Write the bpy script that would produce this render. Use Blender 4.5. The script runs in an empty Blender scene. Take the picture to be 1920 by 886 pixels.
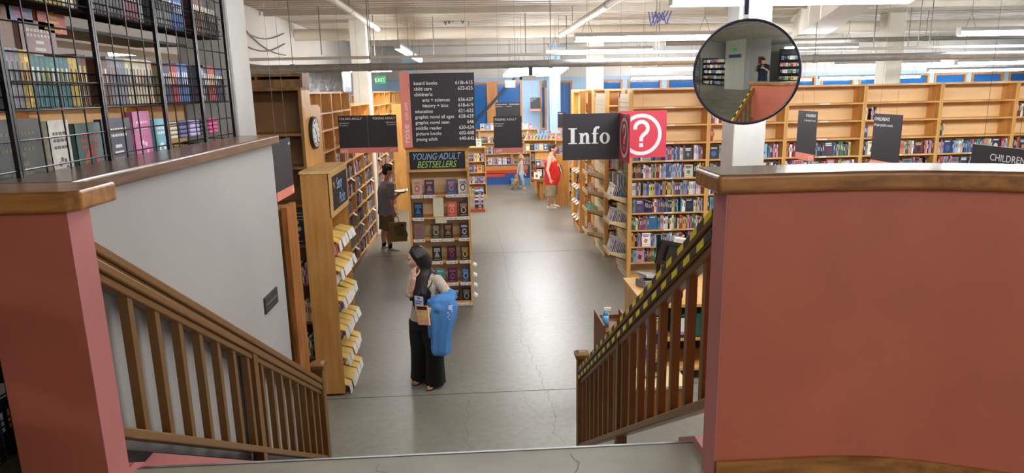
import bpy, bmesh, math, random
from math import sin, cos, pi, radians, sqrt, atan2
from mathutils import Vector, Matrix, Euler
from mathutils.bvhtree import BVHTree

random.seed(7)
scene = bpy.context.scene
COL = scene.collection

# ------------------------------------------------------------------ camera, world, exposure
YAW, PITCH, ROLL, FPX, EYE = 0.05177352, 0.21396339, -0.02016425, 1262.85, 3.2
_f = Vector((sin(YAW) * cos(PITCH), cos(YAW) * cos(PITCH), -sin(PITCH)))
_r = Vector((cos(YAW), -sin(YAW), 0.0))
_u = _r.cross(_f)
_c, _s = cos(ROLL), sin(ROLL)
CR, CU = _c * _r + _s * _u, -_s * _r + _c * _u
cam_data = bpy.data.cameras.new('camera')
cam = bpy.data.objects.new('camera', cam_data)
COL.objects.link(cam)
_m = Matrix((CR, CU, -_f)).transposed().to_4x4()
_m.translation = Vector((0, 0, EYE))
cam.matrix_world = _m
cam_data.sensor_fit = 'HORIZONTAL'
cam_data.sensor_width = 36.0
cam_data.lens = FPX / 1920 * 36.0
cam_data.clip_start = 0.03
cam_data.clip_end = 200
scene.camera = cam
world = bpy.data.worlds.new('world')
scene.world = world
world.use_nodes = True
world.node_tree.nodes['Background'].inputs[0].default_value = (0.05, 0.13, 0.3, 1)
world.node_tree.nodes['Background'].inputs[1].default_value = 0.5
scene.view_settings.view_transform = 'Standard'
scene.view_settings.look = 'None'
scene.view_settings.gamma = 1.0
scene.view_settings.exposure = 0.0
scene.view_settings.use_curve_mapping = False
TUBE = 58.0          # emission strength of the fluorescent tubes


def D(x, y):
    "direction through a measured point of the photograph (1920x886), forward component 1"
    d = CR * ((x - 960) / FPX) - CU * ((y - 443) / FPX) + _f
    return d / d.y


def at(x, y, Y):
    d = D(x, y)
    return Vector((d.x * Y, Y, EYE + d.z * Y))


# ------------------------------------------------------------------ materials
def lin(c):
    return tuple(((v / 255) / 12.92 if v / 255 <= 0.04045 else ((v / 255 + 0.055) / 1.055) ** 2.4) for v in c) + (1.0,)


MATS = {}


def mat(name, rgb, rough=0.6, metal=0.0, noise=0.0, nscale=8.0, stretch=(1, 1, 1), bump=0.0, spec=0.5, col2=None, attr=False, trans=0.0, emit=0.0, detail=4.0, coat=0.0):
    if name in MATS:
        return MATS[name]
    m = bpy.data.materials.new(name)
    m.use_nodes = True
    nt = m.node_tree
    b = nt.nodes['Principled BSDF']
    b.inputs['Roughness'].default_value = rough
    b.inputs['Metallic'].default_value = metal
    b.inputs['Specular IOR Level'].default_value = spec
    b.inputs['Base Color'].default_value = lin(rgb)
    if coat:
        b.inputs['Coat Weight'].default_value = coat
        b.inputs['Coat Roughness'].default_value = 0.15
    if trans:
        b.inputs['Transmission Weight'].default_value = trans
        b.inputs['IOR'].default_value = 1.45
    if emit:
        b.inputs['Emission Color'].default_value = lin(rgb)
        b.inputs['Emission Strength'].default_value = emit
    if attr:
        a = nt.nodes.new('ShaderNodeAttribute')
        a.attribute_name = 'Col'
        nt.links.new(a.outputs['Color'], b.inputs['Base Color'])
    if noise or bump:
        tc = nt.nodes.new('ShaderNodeTexCoord')
        mp = nt.nodes.new('ShaderNodeMapping')
        mp.inputs['Scale'].default_value = stretch
        nz = nt.nodes.new('ShaderNodeTexNoise')
        nz.inputs['Scale'].default_value = nscale
        nz.inputs['Detail'].default_value = detail
        nt.links.new(tc.outputs['Object'], mp.inputs['Vector'])
        nt.links.new(mp.outputs['Vector'], nz.inputs['Vector'])
        if noise:
            r = nt.nodes.new('ShaderNodeValToRGB')
            r.color_ramp.elements[0].position = 0.32
            r.color_ramp.elements[1].position = 0.68
            c2 = col2 or tuple(max(0, v * (1 - noise)) for v in rgb)
            r.color_ramp.elements[0].color = lin(c2)
            r.color_ramp.elements[1].color = lin(rgb)
            nt.links.new(nz.outputs['Fac'], r.inputs['Fac'])
            nt.links.new(r.outputs['Color'], b.inputs['Base Color'])
        if bump:
            bp = nt.nodes.new('ShaderNodeBump')
            bp.inputs['Strength'].default_value = bump
            bp.inputs['Distance'].default_value = 0.01
            nt.links.new(nz.outputs['Fac'], bp.inputs['Height'])
            nt.links.new(bp.outputs['Normal'], b.inputs['Normal'])
    MATS[name] = m
    return m


PINE = mat('pine', (230, 182, 106), 0.42, noise=0.16, nscale=3.0, stretch=(7, 7, 0.7), col2=(210, 150, 76))
PINEH = mat('pine_shelf', (236, 192, 124), 0.42, noise=0.16, nscale=3.0, stretch=(0.8, 7, 7), col2=(200, 140, 70))
PINEB = mat('pine_back', (242, 206, 152), 0.5, noise=0.1, nscale=2.0, stretch=(0.7, 3, 5), col2=(232, 192, 136))
PINEK = mat('knotty_pine', (198, 146, 80), 0.5, noise=0.2, nscale=3.2, stretch=(5, 5, 0.55), col2=(176, 118, 56))
CREAM = mat('cream_ply', (226, 200, 150), 0.5, noise=0.06, nscale=4, stretch=(1, 6, 1))
DARKW = mat('brown_bookcase', (140, 98, 50), 0.5, noise=0.25, nscale=2.5, stretch=(5, 5, 0.8), col2=(100, 70, 38))
OAKP = mat('oak_post', (176, 112, 42), 0.4, noise=0.4, nscale=9, stretch=(4, 4, 0.45), col2=(128, 72, 22), detail=8)
STAIR = mat('stair_oak', (128, 90, 44), 0.42, noise=0.3, nscale=6, stretch=(5, 1, 5), col2=(122, 82, 38), detail=6, coat=0.15)
STAIRV = mat('stair_oak_upright', (120, 86, 44), 0.45, noise=0.3, nscale=6, stretch=(5, 5, 0.6), col2=(116, 80, 40), detail=6)
CAPW = mat('cap_oak', (140, 100, 66), 0.3, noise=0.35, nscale=7, stretch=(0.6, 5, 5), col2=(104, 66, 38), detail=7, coat=0.35)
CAPY = mat('cap_oak_along', (120, 92, 70), 0.3, noise=0.3, nscale=7, stretch=(5, 0.6, 5), col2=(92, 66, 48), detail=7, coat=0.35)
EDGEW = mat('cap_edge', (182, 124, 58), 0.35, noise=0.5, nscale=9, stretch=(0.5, 5, 3), col2=(124, 76, 32), detail=8, coat=0.2)
PINK = mat('pink_paint', (192, 106, 82), 0.5, noise=0.07, nscale=3, bump=0.15)
PINK_LIT = mat('pink_paint_lit', (192, 116, 112), 0.5, noise=0.06, nscale=3, bump=0.1)  # same pink made paler for the faces that catch more light
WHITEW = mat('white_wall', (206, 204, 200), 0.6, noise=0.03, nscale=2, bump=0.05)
WHITEC = mat('white_ceiling_paint', (200, 194, 182), 0.55, noise=0.05, nscale=3)
COLW = mat('column_paint', (222, 220, 208), 0.55, noise=0.04, nscale=4, bump=0.1)
GREYP = mat('grey_pipe', (164, 163, 160), 0.35, metal=0.2, noise=0.1)
STEEL = mat('steel', (170, 172, 174), 0.3, metal=0.9)
FOIL = mat('duct_foil', (200, 202, 204), 0.22, metal=1.0, bump=0.6, nscale=9)
HOUSE = mat('lamp_housing', (190, 190, 192), 0.4, metal=0.2)
BLACKM = mat('black_wire', (22, 22, 24), 0.3, metal=0.3)
BLACK = mat('black_plastic', (24, 24, 26), 0.4)
RUBBER = mat('dark_rubber', (30, 29, 28), 0.8)
SIGNB = mat('sign_charcoal', (46, 47, 52), 0.5)
SALMON = mat('sign_salmon', (236, 140, 124), 0.5)
REDS = mat('sign_red', (212, 66, 84), 0.45)
WHT = mat('white_lettering', (240, 240, 240), 0.5)
WIRE = mat('hanging_wire', (120, 116, 110), 0.4, metal=0.6)
CARD = mat('card_white', (238, 236, 230), 0.6)
CARDY = mat('card_yellow', (240, 204, 110), 0.6)
BOOK = mat('book_cover', (200, 200, 200), 0.45, attr=True)
PAGES = mat('pages', (232, 224, 204), 0.8)
GLASSB = mat('night_window', (40, 104, 172), 0.08, spec=0.6)
BLUEW = mat('light_blue_paint', (164, 196, 224), 0.6, noise=0.03)
FRAMEO = mat('window_frame_orange', (206, 136, 60), 0.45, noise=0.15, nscale=3, stretch=(5, 5, 1))
CHALK = mat('chalkboard', (34, 36, 40), 0.6)
CHB = mat('chalk_blue', (160, 196, 236), 0.8)
CHG = mat('chalk_green', (176, 222, 120), 0.8)
YEL = mat('tape_yellow', (220, 204, 20), 0.45)
TBLK = mat('tape_black', (38, 38, 44), 0.45)


def tube_mat():
    m = bpy.data.materials.new('fluorescent_tube')
    m.use_nodes = True
    nt = m.node_tree
    nt.nodes.remove(nt.nodes['Principled BSDF'])
    e = nt.nodes.new('ShaderNodeEmission')
    e.inputs[0].default_value = (0.985, 0.985, 1.0, 1)
    e.inputs[1].default_value = TUBE
    nt.links.new(e.outputs[0], nt.nodes['Material Output'].inputs[0])
    return m


TUBEM = tube_mat()


def floor_mat():
    m = bpy.data.materials.new('polished_concrete')
    m.use_nodes = True
    nt = m.node_tree
    b = nt.nodes['Principled BSDF']
    tc = nt.nodes.new('ShaderNodeTexCoord')
    n1 = nt.nodes.new('ShaderNodeTexNoise'); n1.inputs['Scale'].default_value = 0.9; n1.inputs['Detail'].default_value = 4
    n2 = nt.nodes.new('ShaderNodeTexNoise'); n2.inputs['Scale'].default_value = 14; n2.inputs['Detail'].default_value = 6
    for n in (n1, n2):
        nt.links.new(tc.outputs['Object'], n.inputs['Vector'])
    r = nt.nodes.new('ShaderNodeValToRGB')
    r.color_ramp.elements[0].position = 0.2; r.color_ramp.elements[1].position = 0.85
    r.color_ramp.elements[0].color = lin((124, 121, 108)); r.color_ramp.elements[1].color = lin((142, 140, 129))
    r2 = nt.nodes.new('ShaderNodeValToRGB')
    r2.color_ramp.elements[0].position = 0.3; r2.color_ramp.elements[1].position = 0.7
    r2.color_ramp.elements[0].color = lin((232, 232, 232)); r2.color_ramp.elements[1].color = lin((255, 255, 255))
    mx = nt.nodes.new('ShaderNodeMix'); mx.data_type = 'RGBA'; mx.blend_type = 'MULTIPLY'; mx.inputs[0].default_value = 1
    nt.links.new(n1.outputs['Fac'], r.inputs['Fac']); nt.links.new(n2.outputs['Fac'], r2.inputs['Fac'])
    nt.links.new(r.outputs['Color'], mx.inputs[6]); nt.links.new(r2.outputs['Color'], mx.inputs[7])
    nt.links.new(mx.outputs[2], b.inputs['Base Color'])
    rr = nt.nodes.new('ShaderNodeMapRange'); rr.inputs[3].default_value = 0.30; rr.inputs[4].default_value = 0.42
    nt.links.new(n1.outputs['Fac'], rr.inputs[0]); nt.links.new(rr.outputs[0], b.inputs['Roughness'])
    b.inputs['Specular IOR Level'].default_value = 0.6
    return m


CONC = floor_mat()


# ------------------------------------------------------------------ mesh building
class MB:
    def __init__(self):
        self.v, self.f, self.mi, self.c = [], [], [], []

    def add(self, vs, fs, mi=0, col=None):
        o = len(self.v)
        self.v += [tuple(p) for p in vs]
        for k, f in enumerate(fs):
            self.f.append([o + i for i in f])
            self.mi.append(mi)
            self.c.append(col[k] if isinstance(col, list) else col)
        return self

    def box(self, x0, x1, y0, y1, z0, z1, mi=0, M=None, col=None):
        vs = [Vector((x, y, z)) for z in (z0, z1) for y in (y0, y1) for x in (x0, x1)]
        if M is not None:
            vs = [M @ p for p in vs]
        return self.add(vs, [(0, 2, 3, 1), (4, 5, 7, 6), (0, 1, 5, 4), (2, 6, 7, 3), (0, 4, 6, 2), (1, 3, 7, 5)], mi, col)

    def rod(self, a, b, r, n=8, r2=None, mi=0, caps=True, col=None):
        a, b = Vector(a), Vector(b)
        d = (b - a).normalized()
        q = Vector((0, 0, 1)) if abs(d.z) < 0.9 else Vector((1, 0, 0))
        u = d.cross(q).normalized(); w = d.cross(u)
        r2 = r if r2 is None else r2
        vs = [a + (u * cos(2 * pi * k / n) + w * sin(2 * pi * k / n)) * r for k in range(n)]
        vs += [b + (u * cos(2 * pi * k / n) + w * sin(2 * pi * k / n)) * r2 for k in range(n)]
        fs = [(k, (k + 1) % n, n + (k + 1) % n, n + k) for k in range(n)]
        if caps:
            fs += [tuple(reversed(range(n))), tuple(range(n, 2 * n))]
        return self.add(vs, fs, mi, col)

    def poly(self, pts, mi=0, col=None):
        return self.add(pts, [tuple(range(len(pts)))], mi, col)

    def prism(self, pts, d, mi=0, M=None, col=None):
        "closed outline (3-D points, planar) pushed along vector d"
        n = len(pts); d = Vector(d)
        vs = [Vector(p) for p in pts] + [Vector(p) + d for p in pts]
        if M is not None:
            vs = [M @ p for p in vs]
        fs = [tuple(reversed(range(n))), tuple(range(n, 2 * n))] + [(k, (k + 1) % n, n + (k + 1) % n, n + k) for k in range(n)]
        return self.add(vs, fs, mi, col)

    def ball(self, c, r, n=14, m=10, M=None, mi=0, col=None, fn=None):
        c = Vector(c); r = Vector(r) if hasattr(r, '__len__') else Vector((r, r, r))
        vs = []
        for i in range(1, m):
            t = pi * i / m
            for k in range(n):
                p = 2 * pi * k / n
                q = Vector((sin(t) * cos(p), sin(t) * sin(p), cos(t)))
                if fn: q = fn(q)
                q = Vector((q.x * r.x, q.y * r.y, q.z * r.z))
                vs.append((M @ q if M is not None else q) + c)
        for z in (1, -1):
            q = Vector((0, 0, z))
            if fn: q = fn(q)
            q = Vector((q.x * r.x, q.y * r.y, q.z * r.z))
            vs.append((M @ q if M is not None else q) + c)
        T, B = len(vs) - 2, len(vs) - 1
        fs = []
        for i in range(m - 2):
            for k in range(n):
                a, b = i * n + k, i * n + (k + 1) % n
                fs.append((a, a + n, b + n, b))
        for k in range(n):
            fs.append((T, k, (k + 1) % n)); fs.append((B, (m - 2) * n + (k + 1) % n, (m - 2) * n + k))
        return self.add(vs, fs, mi, col)

    def loft(self, rings, mi=0, close=True, col=None):
        n = len(rings[0]); vs = [p for r in rings for p in r]; fs = []
        for i in range(len(rings) - 1):
            for k in range(n):
                a, b = i * n + k, i * n + (k + 1) % n
                fs.append((a, b, b + n, a + n))
        if close:
            fs += [tuple(reversed(range(n))), tuple(range(len(vs) - n, len(vs)))]
        return self.add(vs, fs, mi, col)

    def chain(self, pts, rads, n=12, mi=0, sub=3, ball=True):
        "rounded limb through points with radii, smoothly interpolated"
        pts = [Vector(p) for p in pts]
        P, R = [], []
        for i in range(len(pts) - 1):
            for s in range(sub):
                t = s / sub
                P.append(pts[i].lerp(pts[i + 1], t)); R.append(rads[i] * (1 - t) + rads[i + 1] * t)
        P.append(pts[-1]); R.append(rads[-1])
        up = None; rings = []
        for i, p in enumerate(P):
            d = (P[min(i + 1, len(P) - 1)] - P[max(i - 1, 0)]).normalized()
            if up is None:
                q = Vector((0, 0, 1)) if abs(d.z) < 0.9 else Vector((0, 1, 0))
                up = d.cross(q).normalized()
            up = (up - d * up.dot(d)).normalized(); w = d.cross(up)
            rings.append([p + (up * cos(2 * pi * k / n) + w * sin(2 * pi * k / n)) * R[i] for k in range(n)])
        self.loft(rings, mi)
        if ball:
            self.ball(P[0], rads[0] * 0.99, 12, 8, mi=mi); self.ball(P[-1], rads[-1] * 0.99, 12, 8, mi=mi)
            for q, r in list(zip(pts, rads))[1:-1]:
                self.ball(q, r * 0.99, 12, 8, mi=mi)
        return self

    def mesh(self, name, mats, smooth=False):
        me = bpy.data.meshes.new(name)
        me.from_pydata([tuple(p) for p in self.v], [], self.f)
        mats = mats if isinstance(mats, (list, tuple)) else [mats]
        for m in mats:
            me.materials.append(m)
        if any(self.mi):
            me.polygons.foreach_set('material_index', self.mi)
        if any(c is not None for c in self.c):
            ca = me.color_attributes.new('Col', 'FLOAT_COLOR', 'CORNER')
            li = 0
            for k, f in enumerate(self.f):
                c = self.c[k] or (1, 1, 1, 1)
                for _ in f:
                    ca.data[li].color = c
                    li += 1
        if smooth:
            me.polygons.foreach_set('use_smooth', [True] * len(me.polygons))
        me.update()
        return me

    def build(self, name, mats, parent=None, smooth=False, loc=None, rot=None):
        return link(name, self.mesh(name, mats, smooth), parent, loc, rot)


def link(name, data, parent=None, loc=None, rot=None):
    o = bpy.data.objects.new(name, data)
    COL.objects.link(o)
    if parent is not None:
        o.parent = parent
    if loc is not None:
        o.location = loc
    if rot is not None:
        o.rotation_euler = rot
    return o


def tag(o, label=None, cat=None, group=None, kind=None):
    if label: o['label'] = label
    if cat: o['category'] = cat
    if group: o['group'] = group
    if kind: o['kind'] = kind
    return o


def thing(name, label, cat, loc=(0, 0, 0), rz=0.0, group=None):
    return tag(link(name, None, None, loc, (0, 0, rz)), label, cat, group)


def struct(name, mb, m, parent=None, smooth=False):
    return tag(mb.build(name, m, parent, smooth), kind='structure')


def bevel(o, w=0.006, seg=2):
    b = o.modifiers.new('bevel', 'BEVEL'); b.width = w; b.segments = seg; b.limit_method = 'ANGLE'
    return o


def remesh(o, vox, smooth=3, fac=0.5):
    r = o.modifiers.new('r', 'REMESH'); r.mode = 'VOXEL'; r.voxel_size = vox; r.use_smooth_shade = True
    if smooth:
        s = o.modifiers.new('s', 'SMOOTH'); s.factor = fac; s.iterations = smooth
    bpy.context.view_layer.update()
    dg = bpy.context.evaluated_depsgraph_get()
    me = bpy.data.meshes.new_from_object(o.evaluated_get(dg))
    old = o.data
    o.modifiers.clear(); o.data = me
    if not me.materials:
        for m in old.materials: me.materials.append(m)
    me.polygons.foreach_set('use_smooth', [True] * len(me.polygons))
    return o


_txt_cache = {}


def text(s, size, m, parent, M, bold=0.0, align='LEFT', depth=0.0015, shear=0.0, sx=1.0, name='lettering', space=1.0):
    "lettering as mesh, lying in the local XZ plane of matrix M (x right, z up, reads from -y)"
    key = (s, bold, align, shear, space)
    if key not in _txt_cache:
        cu = bpy.data.curves.new('t', 'FONT')
        cu.body = s; cu.size = 1.0; cu.offset = bold; cu.align_x = align; cu.shear = shear; cu.space_character = space
        cu.resolution_u = 3; cu.fill_mode = 'FRONT'
        o = bpy.data.objects.new('t', cu); COL.objects.link(o)
        bpy.context.view_layer.update()
        dg = bpy.context.evaluated_depsgraph_get()
        me = bpy.data.meshes.new_from_object(o.evaluated_get(dg))
        bpy.data.objects.remove(o)
        _txt_cache[key] = me
    me = _txt_cache[key].copy(); me.name = name
    me.materials.clear(); me.materials.append(m)
    T = M @ Matrix.Diagonal((size * sx, 1, size, 1)) @ Matrix(((1, 0, 0, 0), (0, 0, -1, -depth), (0, 1, 0, 0), (0, 0, 0, 1)))
    me.transform(T)
    return link(name, me, parent)


def Tm(x=0, y=0, z=0, rz=0.0, rx=0.0, ry=0.0):
    return Matrix.Translation((x, y, z)) @ Euler((rx, ry, rz)).to_matrix().to_4x4()
# ================================================================== SETTING
DECK = 4.75
b = MB(); b.box(-9, 22, -7, 25.3, -0.2, 0)
floor = struct('floor', b, CONC)
# joints and cracks in the slab
b = MB()
yj = 6.79
b.box(-9, 22, yj, yj + 0.008, 0.0002, 0.0012)
b.box(-9, 22, 13.2, 13.206, 0.0002, 0.0012)
tag(b.build('floor_joint', RUBBER, floor), kind='structure')


def onfloor(x, y, z=0.0):
    d = D(x, y); t = (z - EYE) / d.z
    return Vector((d.x * t, t, z))


def crack(pts, w, z=0.0, seed=1):
    rnd = random.Random(seed)
    q = [onfloor(x, y, z) for x, y in pts]
    P = []
    for i in range(len(q) - 1):
        n = max(2, int((q[i + 1] - q[i]).length / 0.06))
        for k in range(n):
            c = q[i].lerp(q[i + 1], k / n)
            c.x += rnd.uniform(-0.022, 0.022); c.y += rnd.uniform(-0.01, 0.01)
            P.append(c)
    P.append(q[-1])
    b = MB()
    for i in range(len(P) - 1):
        d = (P[i + 1] - P[i]).normalized(); n = Vector((-d.y, d.x, 0))
        a0 = w * rnd.uniform(0.4, 1.2); a1 = w * rnd.uniform(0.4, 1.2)
        z0 = Vector((0, 0, 0.0015))
        b.poly([P[i] - n * a0 + z0, P[i + 1] - n * a1 + z0, P[i + 1] + n * a1 + z0, P[i] + n * a0 + z0])
    return b


CRK = mat('crack_dark', (92, 86, 74), 0.9)
c1 = crack([(928, 420), (948, 490), (955, 540), (972, 570), (978, 600), (975, 640), (994, 652), (998, 672), (1022, 727), (1035, 760), (1043, 780), (1040, 812), (1060, 834)], 0.0022)
c2 = crack([(982, 737), (995, 765), (1010, 780), (1040, 800)], 0.0014, seed=3)
tag(c1.build('floor_crack', CRK, floor), kind='structure')
tag(c2.build('floor_crack', CRK, floor), kind='structure')
tag(crack([(877, 750), (874, 790), (876, 820), (880, 845)], 0.0014, seed=5).build('floor_crack', CRK, floor), kind='structure')
tag(crack([(700, 600), (860, 592), (1010, 600)], 0.0008, seed=8).build('floor_crack', CRK, floor), kind='structure')

# upper floor and landing
LZ = 1.8
LY = 2.43
b = MB()
b.box(-9, -1.58, -7, 4.9, LZ - 0.3, LZ)
b.box(-1.58, 22, -7, 2.2, LZ - 0.3, LZ)
b.box(-1.36, 0.86, 2.2, LY, LZ - 0.3, LZ)
landing = struct('floor_upper', b, mat('landing_concrete', (144, 138, 120), 0.42, noise=0.22, nscale=2.2, detail=8, col2=(118, 112, 96)))
b = MB(); b.box(-1.36, 0.86, LY, LY + 0.012, LZ - 0.03, LZ + 0.003)
struct('trim_1', b, STEEL)
tag(crack([(712, 870), (716, 882), (718, 886)], 0.0015, LZ, 9).build('floor_crack', CRK, landing), kind='structure')
tag(crack([(1068, 850), (1080, 868), (1078, 886)], 0.0015, LZ, 10).build('floor_crack', CRK, landing), kind='structure')
# stair flight
b = MB()
nst = 10; run = 0.288; rise = LZ / nst
for i in range(1, nst):
    y0 = LY + run * (i - 1)
    b.box(-1.42, 0.92, y0, y0 + run, 0 if i == nst - 1 else LZ - rise * (i + 1), LZ - rise * i)
st = struct('staircase', b, mat('step_concrete', (104, 98, 88), 0.6, noise=0.15, nscale=6))
b = MB()
for i in range(1, nst):
    y0 = LY + run * i
    b.box(-1.36, 0.86, y0 - 0.03, y0 + 0.003, LZ - rise * i - 0.02, LZ - rise * i + 0.004)
tag(b.build('stair_nosing', STEEL, st), kind='structure')
# pink curbs at the head of the flight
b = MB()
for x0, x1 in ((0.84, 1.02), (-1.58, -1.34)):
    b.prism([(x0, 2.28, LZ), (x0, 2.62, LZ - 0.22), (x0, 2.62, LZ - 0.08), (x0, 2.42, LZ + 0.035), (x0, 2.28, LZ + 0.035)], (x1 - x0, 0, 0))
b.prism([(-1.34, 2.444, 1.76), (-0.85, 2.444, 1.76), (-1.34, 2.56, 1.76)], (0, 0, 0.035))
struct('trim_2', b, PINK_LIT)

# ---- right half wall with oak cap
W = [(0.815, 2.12)] + [(1.18 + 1.05 * sin(a), 1.07 + 1.05 * cos(a)) for a in [0.40 * k / 9 for k in range(10)]] + [(2.6, 1.61)]
TH = 0.12


def strip(pts, th, z0, z1, over=0.0, o0=0.0):
    "a wall following pts (near face), th thick away from camera"
    ns = []
    for i in range(len(pts)):
        d = Vector((0, 0))
        if i: d += (Vector(pts[i]) - Vector(pts[i - 1])).normalized()
        if i < len(pts) - 1: d += (Vector(pts[i + 1]) - Vector(pts[i])).normalized()
        d.normalize(); n = Vector((-d.y, d.x)); ns.append(n)
    d0 = (Vector(pts[1]) - Vector(pts[0])).normalized() * o0
    a = [Vector(pts[0]) - d0] + [Vector(p) for p in pts[1:]]
    near = [p - n * over for p, n in zip(a, ns)]
    far = [p + n * (th + over) for p, n in zip(a, ns)]
    out = near + far[::-1]
    b = MB(); n = len(pts)
    vs = [Vector((p.x, p.y, z)) for z in (z0, z1) for p in near + far]
    fs = []
    for i in range(n - 1):
        fs += [(i, i + 1, n + i + 1, n + i)[::-1], (2 * n + i, 2 * n + i + 1, 3 * n + i + 1, 3 * n + i),
               (i, i + 1, 2 * n + i + 1, 2 * n + i), (n + i, 3 * n + i, 3 * n + i + 1, n + i + 1)]
    fs += [(0, 2 * n, 3 * n, n), (n - 1, 2 * n - 1, 4 * n - 1, 3 * n - 1)]
    return b.add(vs, fs)


wr = struct('wall_right_of_stairs', strip(W, TH, 0.0, 2.865), PINK)
o = MB(); o.box(0.81, 0.8155, 2.121, 2.24, LZ, 2.864); tag(o.build('wall_end_face', PINK_LIT, wr), kind='structure')
cp = struct('trim_3', strip(W, TH, 2.865, 2.925, 0.055, 0.055), EDGEW); bevel(cp, 0.012, 3)
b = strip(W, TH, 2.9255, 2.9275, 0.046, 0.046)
tag(b.build('cap_top_face', mat('cap_varnish_sheen', (214, 200, 186), 0.14, noise=0.1, nscale=4, stretch=(0.6, 4, 1), coat=0.6), cp), kind='structure')  # pale colour paints the bright reflection on the varnished oak top
b = strip([(p[0], p[1] - 0.0145) for p in W], 0.014, LZ, 1.905)
struct('baseboard_right', b, EDGEW)

# ---- left half wall: pink pillar end and the white wall along the stairs
b = MB(); b.box(-1.58, -1.30, 2.17, 2.30, 0, 2.86)
pl = struct('wall_left_end', b, PINK)
b = MB(); b.box(-1.3, -1.2955, 2.172, 2.299, LZ, 2.859); tag(b.build('wall_end_face', PINK_LIT, pl), kind='structure')
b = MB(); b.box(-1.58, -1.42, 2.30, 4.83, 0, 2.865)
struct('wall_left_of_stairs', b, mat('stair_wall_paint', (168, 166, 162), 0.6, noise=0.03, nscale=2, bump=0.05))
b = MB()
b.prism([(-1.68, 2.10, 2.86), (-1.25, 2.10, 2.86), (-1.22, 2.13, 2.86), (-1.22, 2.34, 2.86), (-1.25, 2.36, 2.86), (-1.68, 2.36, 2.86)], (0, 0, 0.065))
o = struct('trim_4', b, EDGEW); bevel(o, 0.01, 3)
b = MB(); b.box(-1.68, -1.375, 2.36, 4.87, 2.865, 2.925)
o = struct('trim_5', b, CAPY); bevel(o, 0.01, 3)

# ---- room shell
b = MB(); b.box(-9.2, -9, -7, 25.3, 0, DECK)
struct('wall_left', b, WHITEW)
b = MB(); b.box(22, 22.2, -7, 25.3, 0, DECK)
struct('wall_right', b, BLUEW)
b = MB(); b.box(-9.2, 22.2, -7.2, -7, 0, DECK)
struct('wall_back', b, WHITEW)
b = MB(); b.box(-9, 22, 24.88, 24.998, 3.62, DECK); struct('wall_far_fascia', b, WHITEW)
# ceiling deck with ribs running left to right
b = MB()
prof = []
y = -7.0
P = [(y, DECK + 0.06)]
while y < 25.3:
    P += [(y + 0.02, DECK), (y + 0.16, DECK), (y + 0.20, DECK + 0.06), (y + 0.30, DECK + 0.06)]
    y += 0.30
for i in range(len(P) - 1):
    b.poly([(-9.2, P[i][0], P[i][1]), (22.2, P[i][0], P[i][1]), (22.2, P[i + 1][0], P[i + 1][1]), (-9.2, P[i + 1][0], P[i + 1][1])])
b.box(-9.2, 22.2, -7.2, 25.4, DECK + 0.07, DECK + 0.2)
struct('ceiling', b, WHITEC)
# purlins under the deck
b = MB()
for y in (8.6, 11.0, 13.5, 19.5, 22.5):
    b.box(-3.9, 22, y, y + 0.09, DECK - 0.1, DECK)
struct('ceiling_purlins', b, WHITEC)
# long beam at the left
b = MB(); b.box(-4.5, -3.96, -7, 25, 3.75, DECK)
struct('beam_left', b, WHITEW)
# slanting soffit beam by the right-hand column
b = MB()
zb = 4.25
def onz(x, y, z):
    d = D(x, y); t = (z - EYE) / d.z
    return Vector((d.x * t, t, z))
q = [onz(1480, 76, zb), onz(1545, 70, zb), onz(1660, -6, zb), onz(1600, -6, zb)]
q[2] = q[1] + (q[2] - q[1]) * 1.02; q[3] = q[0] + (q[3] - q[0]) * 1.02
b.prism(q[::-1], (0, 0, DECK - zb))
struct('beam_right', b, COLW)

# far wall with windows
FY = 25.0
b = MB()
wins = [(-0.95, 0.60), (0.80, 1.76), (2.42, 2.66), (3.02, 3.60)]
x = 4.2
while x < 21:
    wins.append((x, x + 1.25)); x += 1.45
xs = -9.0
for i, (x0, x1) in enumerate(wins):
    z0 = 1.75 if i < 4 else 1.75
    b.box(xs, x0, FY, FY + 0.25, 0, DECK)
    b.box(x0, x1, FY, FY + 0.25, 0, z0); b.box(x0, x1, FY, FY + 0.25, 3.5, DECK)
    xs = x1
b.box(xs, 22, FY, FY + 0.25, 0, DECK)
struct('wall_far', b, BLUEW)
for i, (x0, x1) in enumerate(wins):
    f = MB()
    t = 0.07 if i else 0.1
    xr = x1 - (0.12 if i == 0 else t)
    for a in ((x0, x0 + t, 1.75, 3.5), (xr, x1, 1.75, 3.5), (x0 + t, xr, 1.75, 1.82), (x0 + t, xr, 3.43, 3.5)):
        f.box(a[0], a[1], FY - 0.04, FY + 0.1, a[2], a[3])
    w = struct('window_%d' % (i + 1), f, FRAMEO)
    g = MB(); g.box(x0 + 0.03, x1 - 0.03, FY + 0.05, FY + 0.07, 1.78, 3.47)
    tag(g.build('window_glass', GLASSB, w), kind='structure')
b = MB(); b.box(0.60, 0.80, FY - 0.06, FY, 1.6, 3.52); struct('trim_6', b, FRAMEO)


# columns
def column(x0, x1, y0, y1, z0=0.0, z1=DECK, m=COLW):
    b = MB(); b.box(x0, x1, y0, y1, z0, z1)
    return bevel(struct('column', b, m), 0.015)


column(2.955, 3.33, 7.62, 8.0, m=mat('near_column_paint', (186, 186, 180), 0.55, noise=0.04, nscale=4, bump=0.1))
column(-2.63, -2.27, 15.25, 15.65)
column(3.03, 3.43, 18.0, 18.4)
column(2.62, 3.0, 23.6, 24.0, m=BLUEW)
column(-2.4, -2.05, 23.7, 24.1, m=BLUEW)
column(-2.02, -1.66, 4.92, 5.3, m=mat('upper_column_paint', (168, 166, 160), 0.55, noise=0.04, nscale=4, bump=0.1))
column(9.5, 9.9, 15.5, 15.9)

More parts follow.
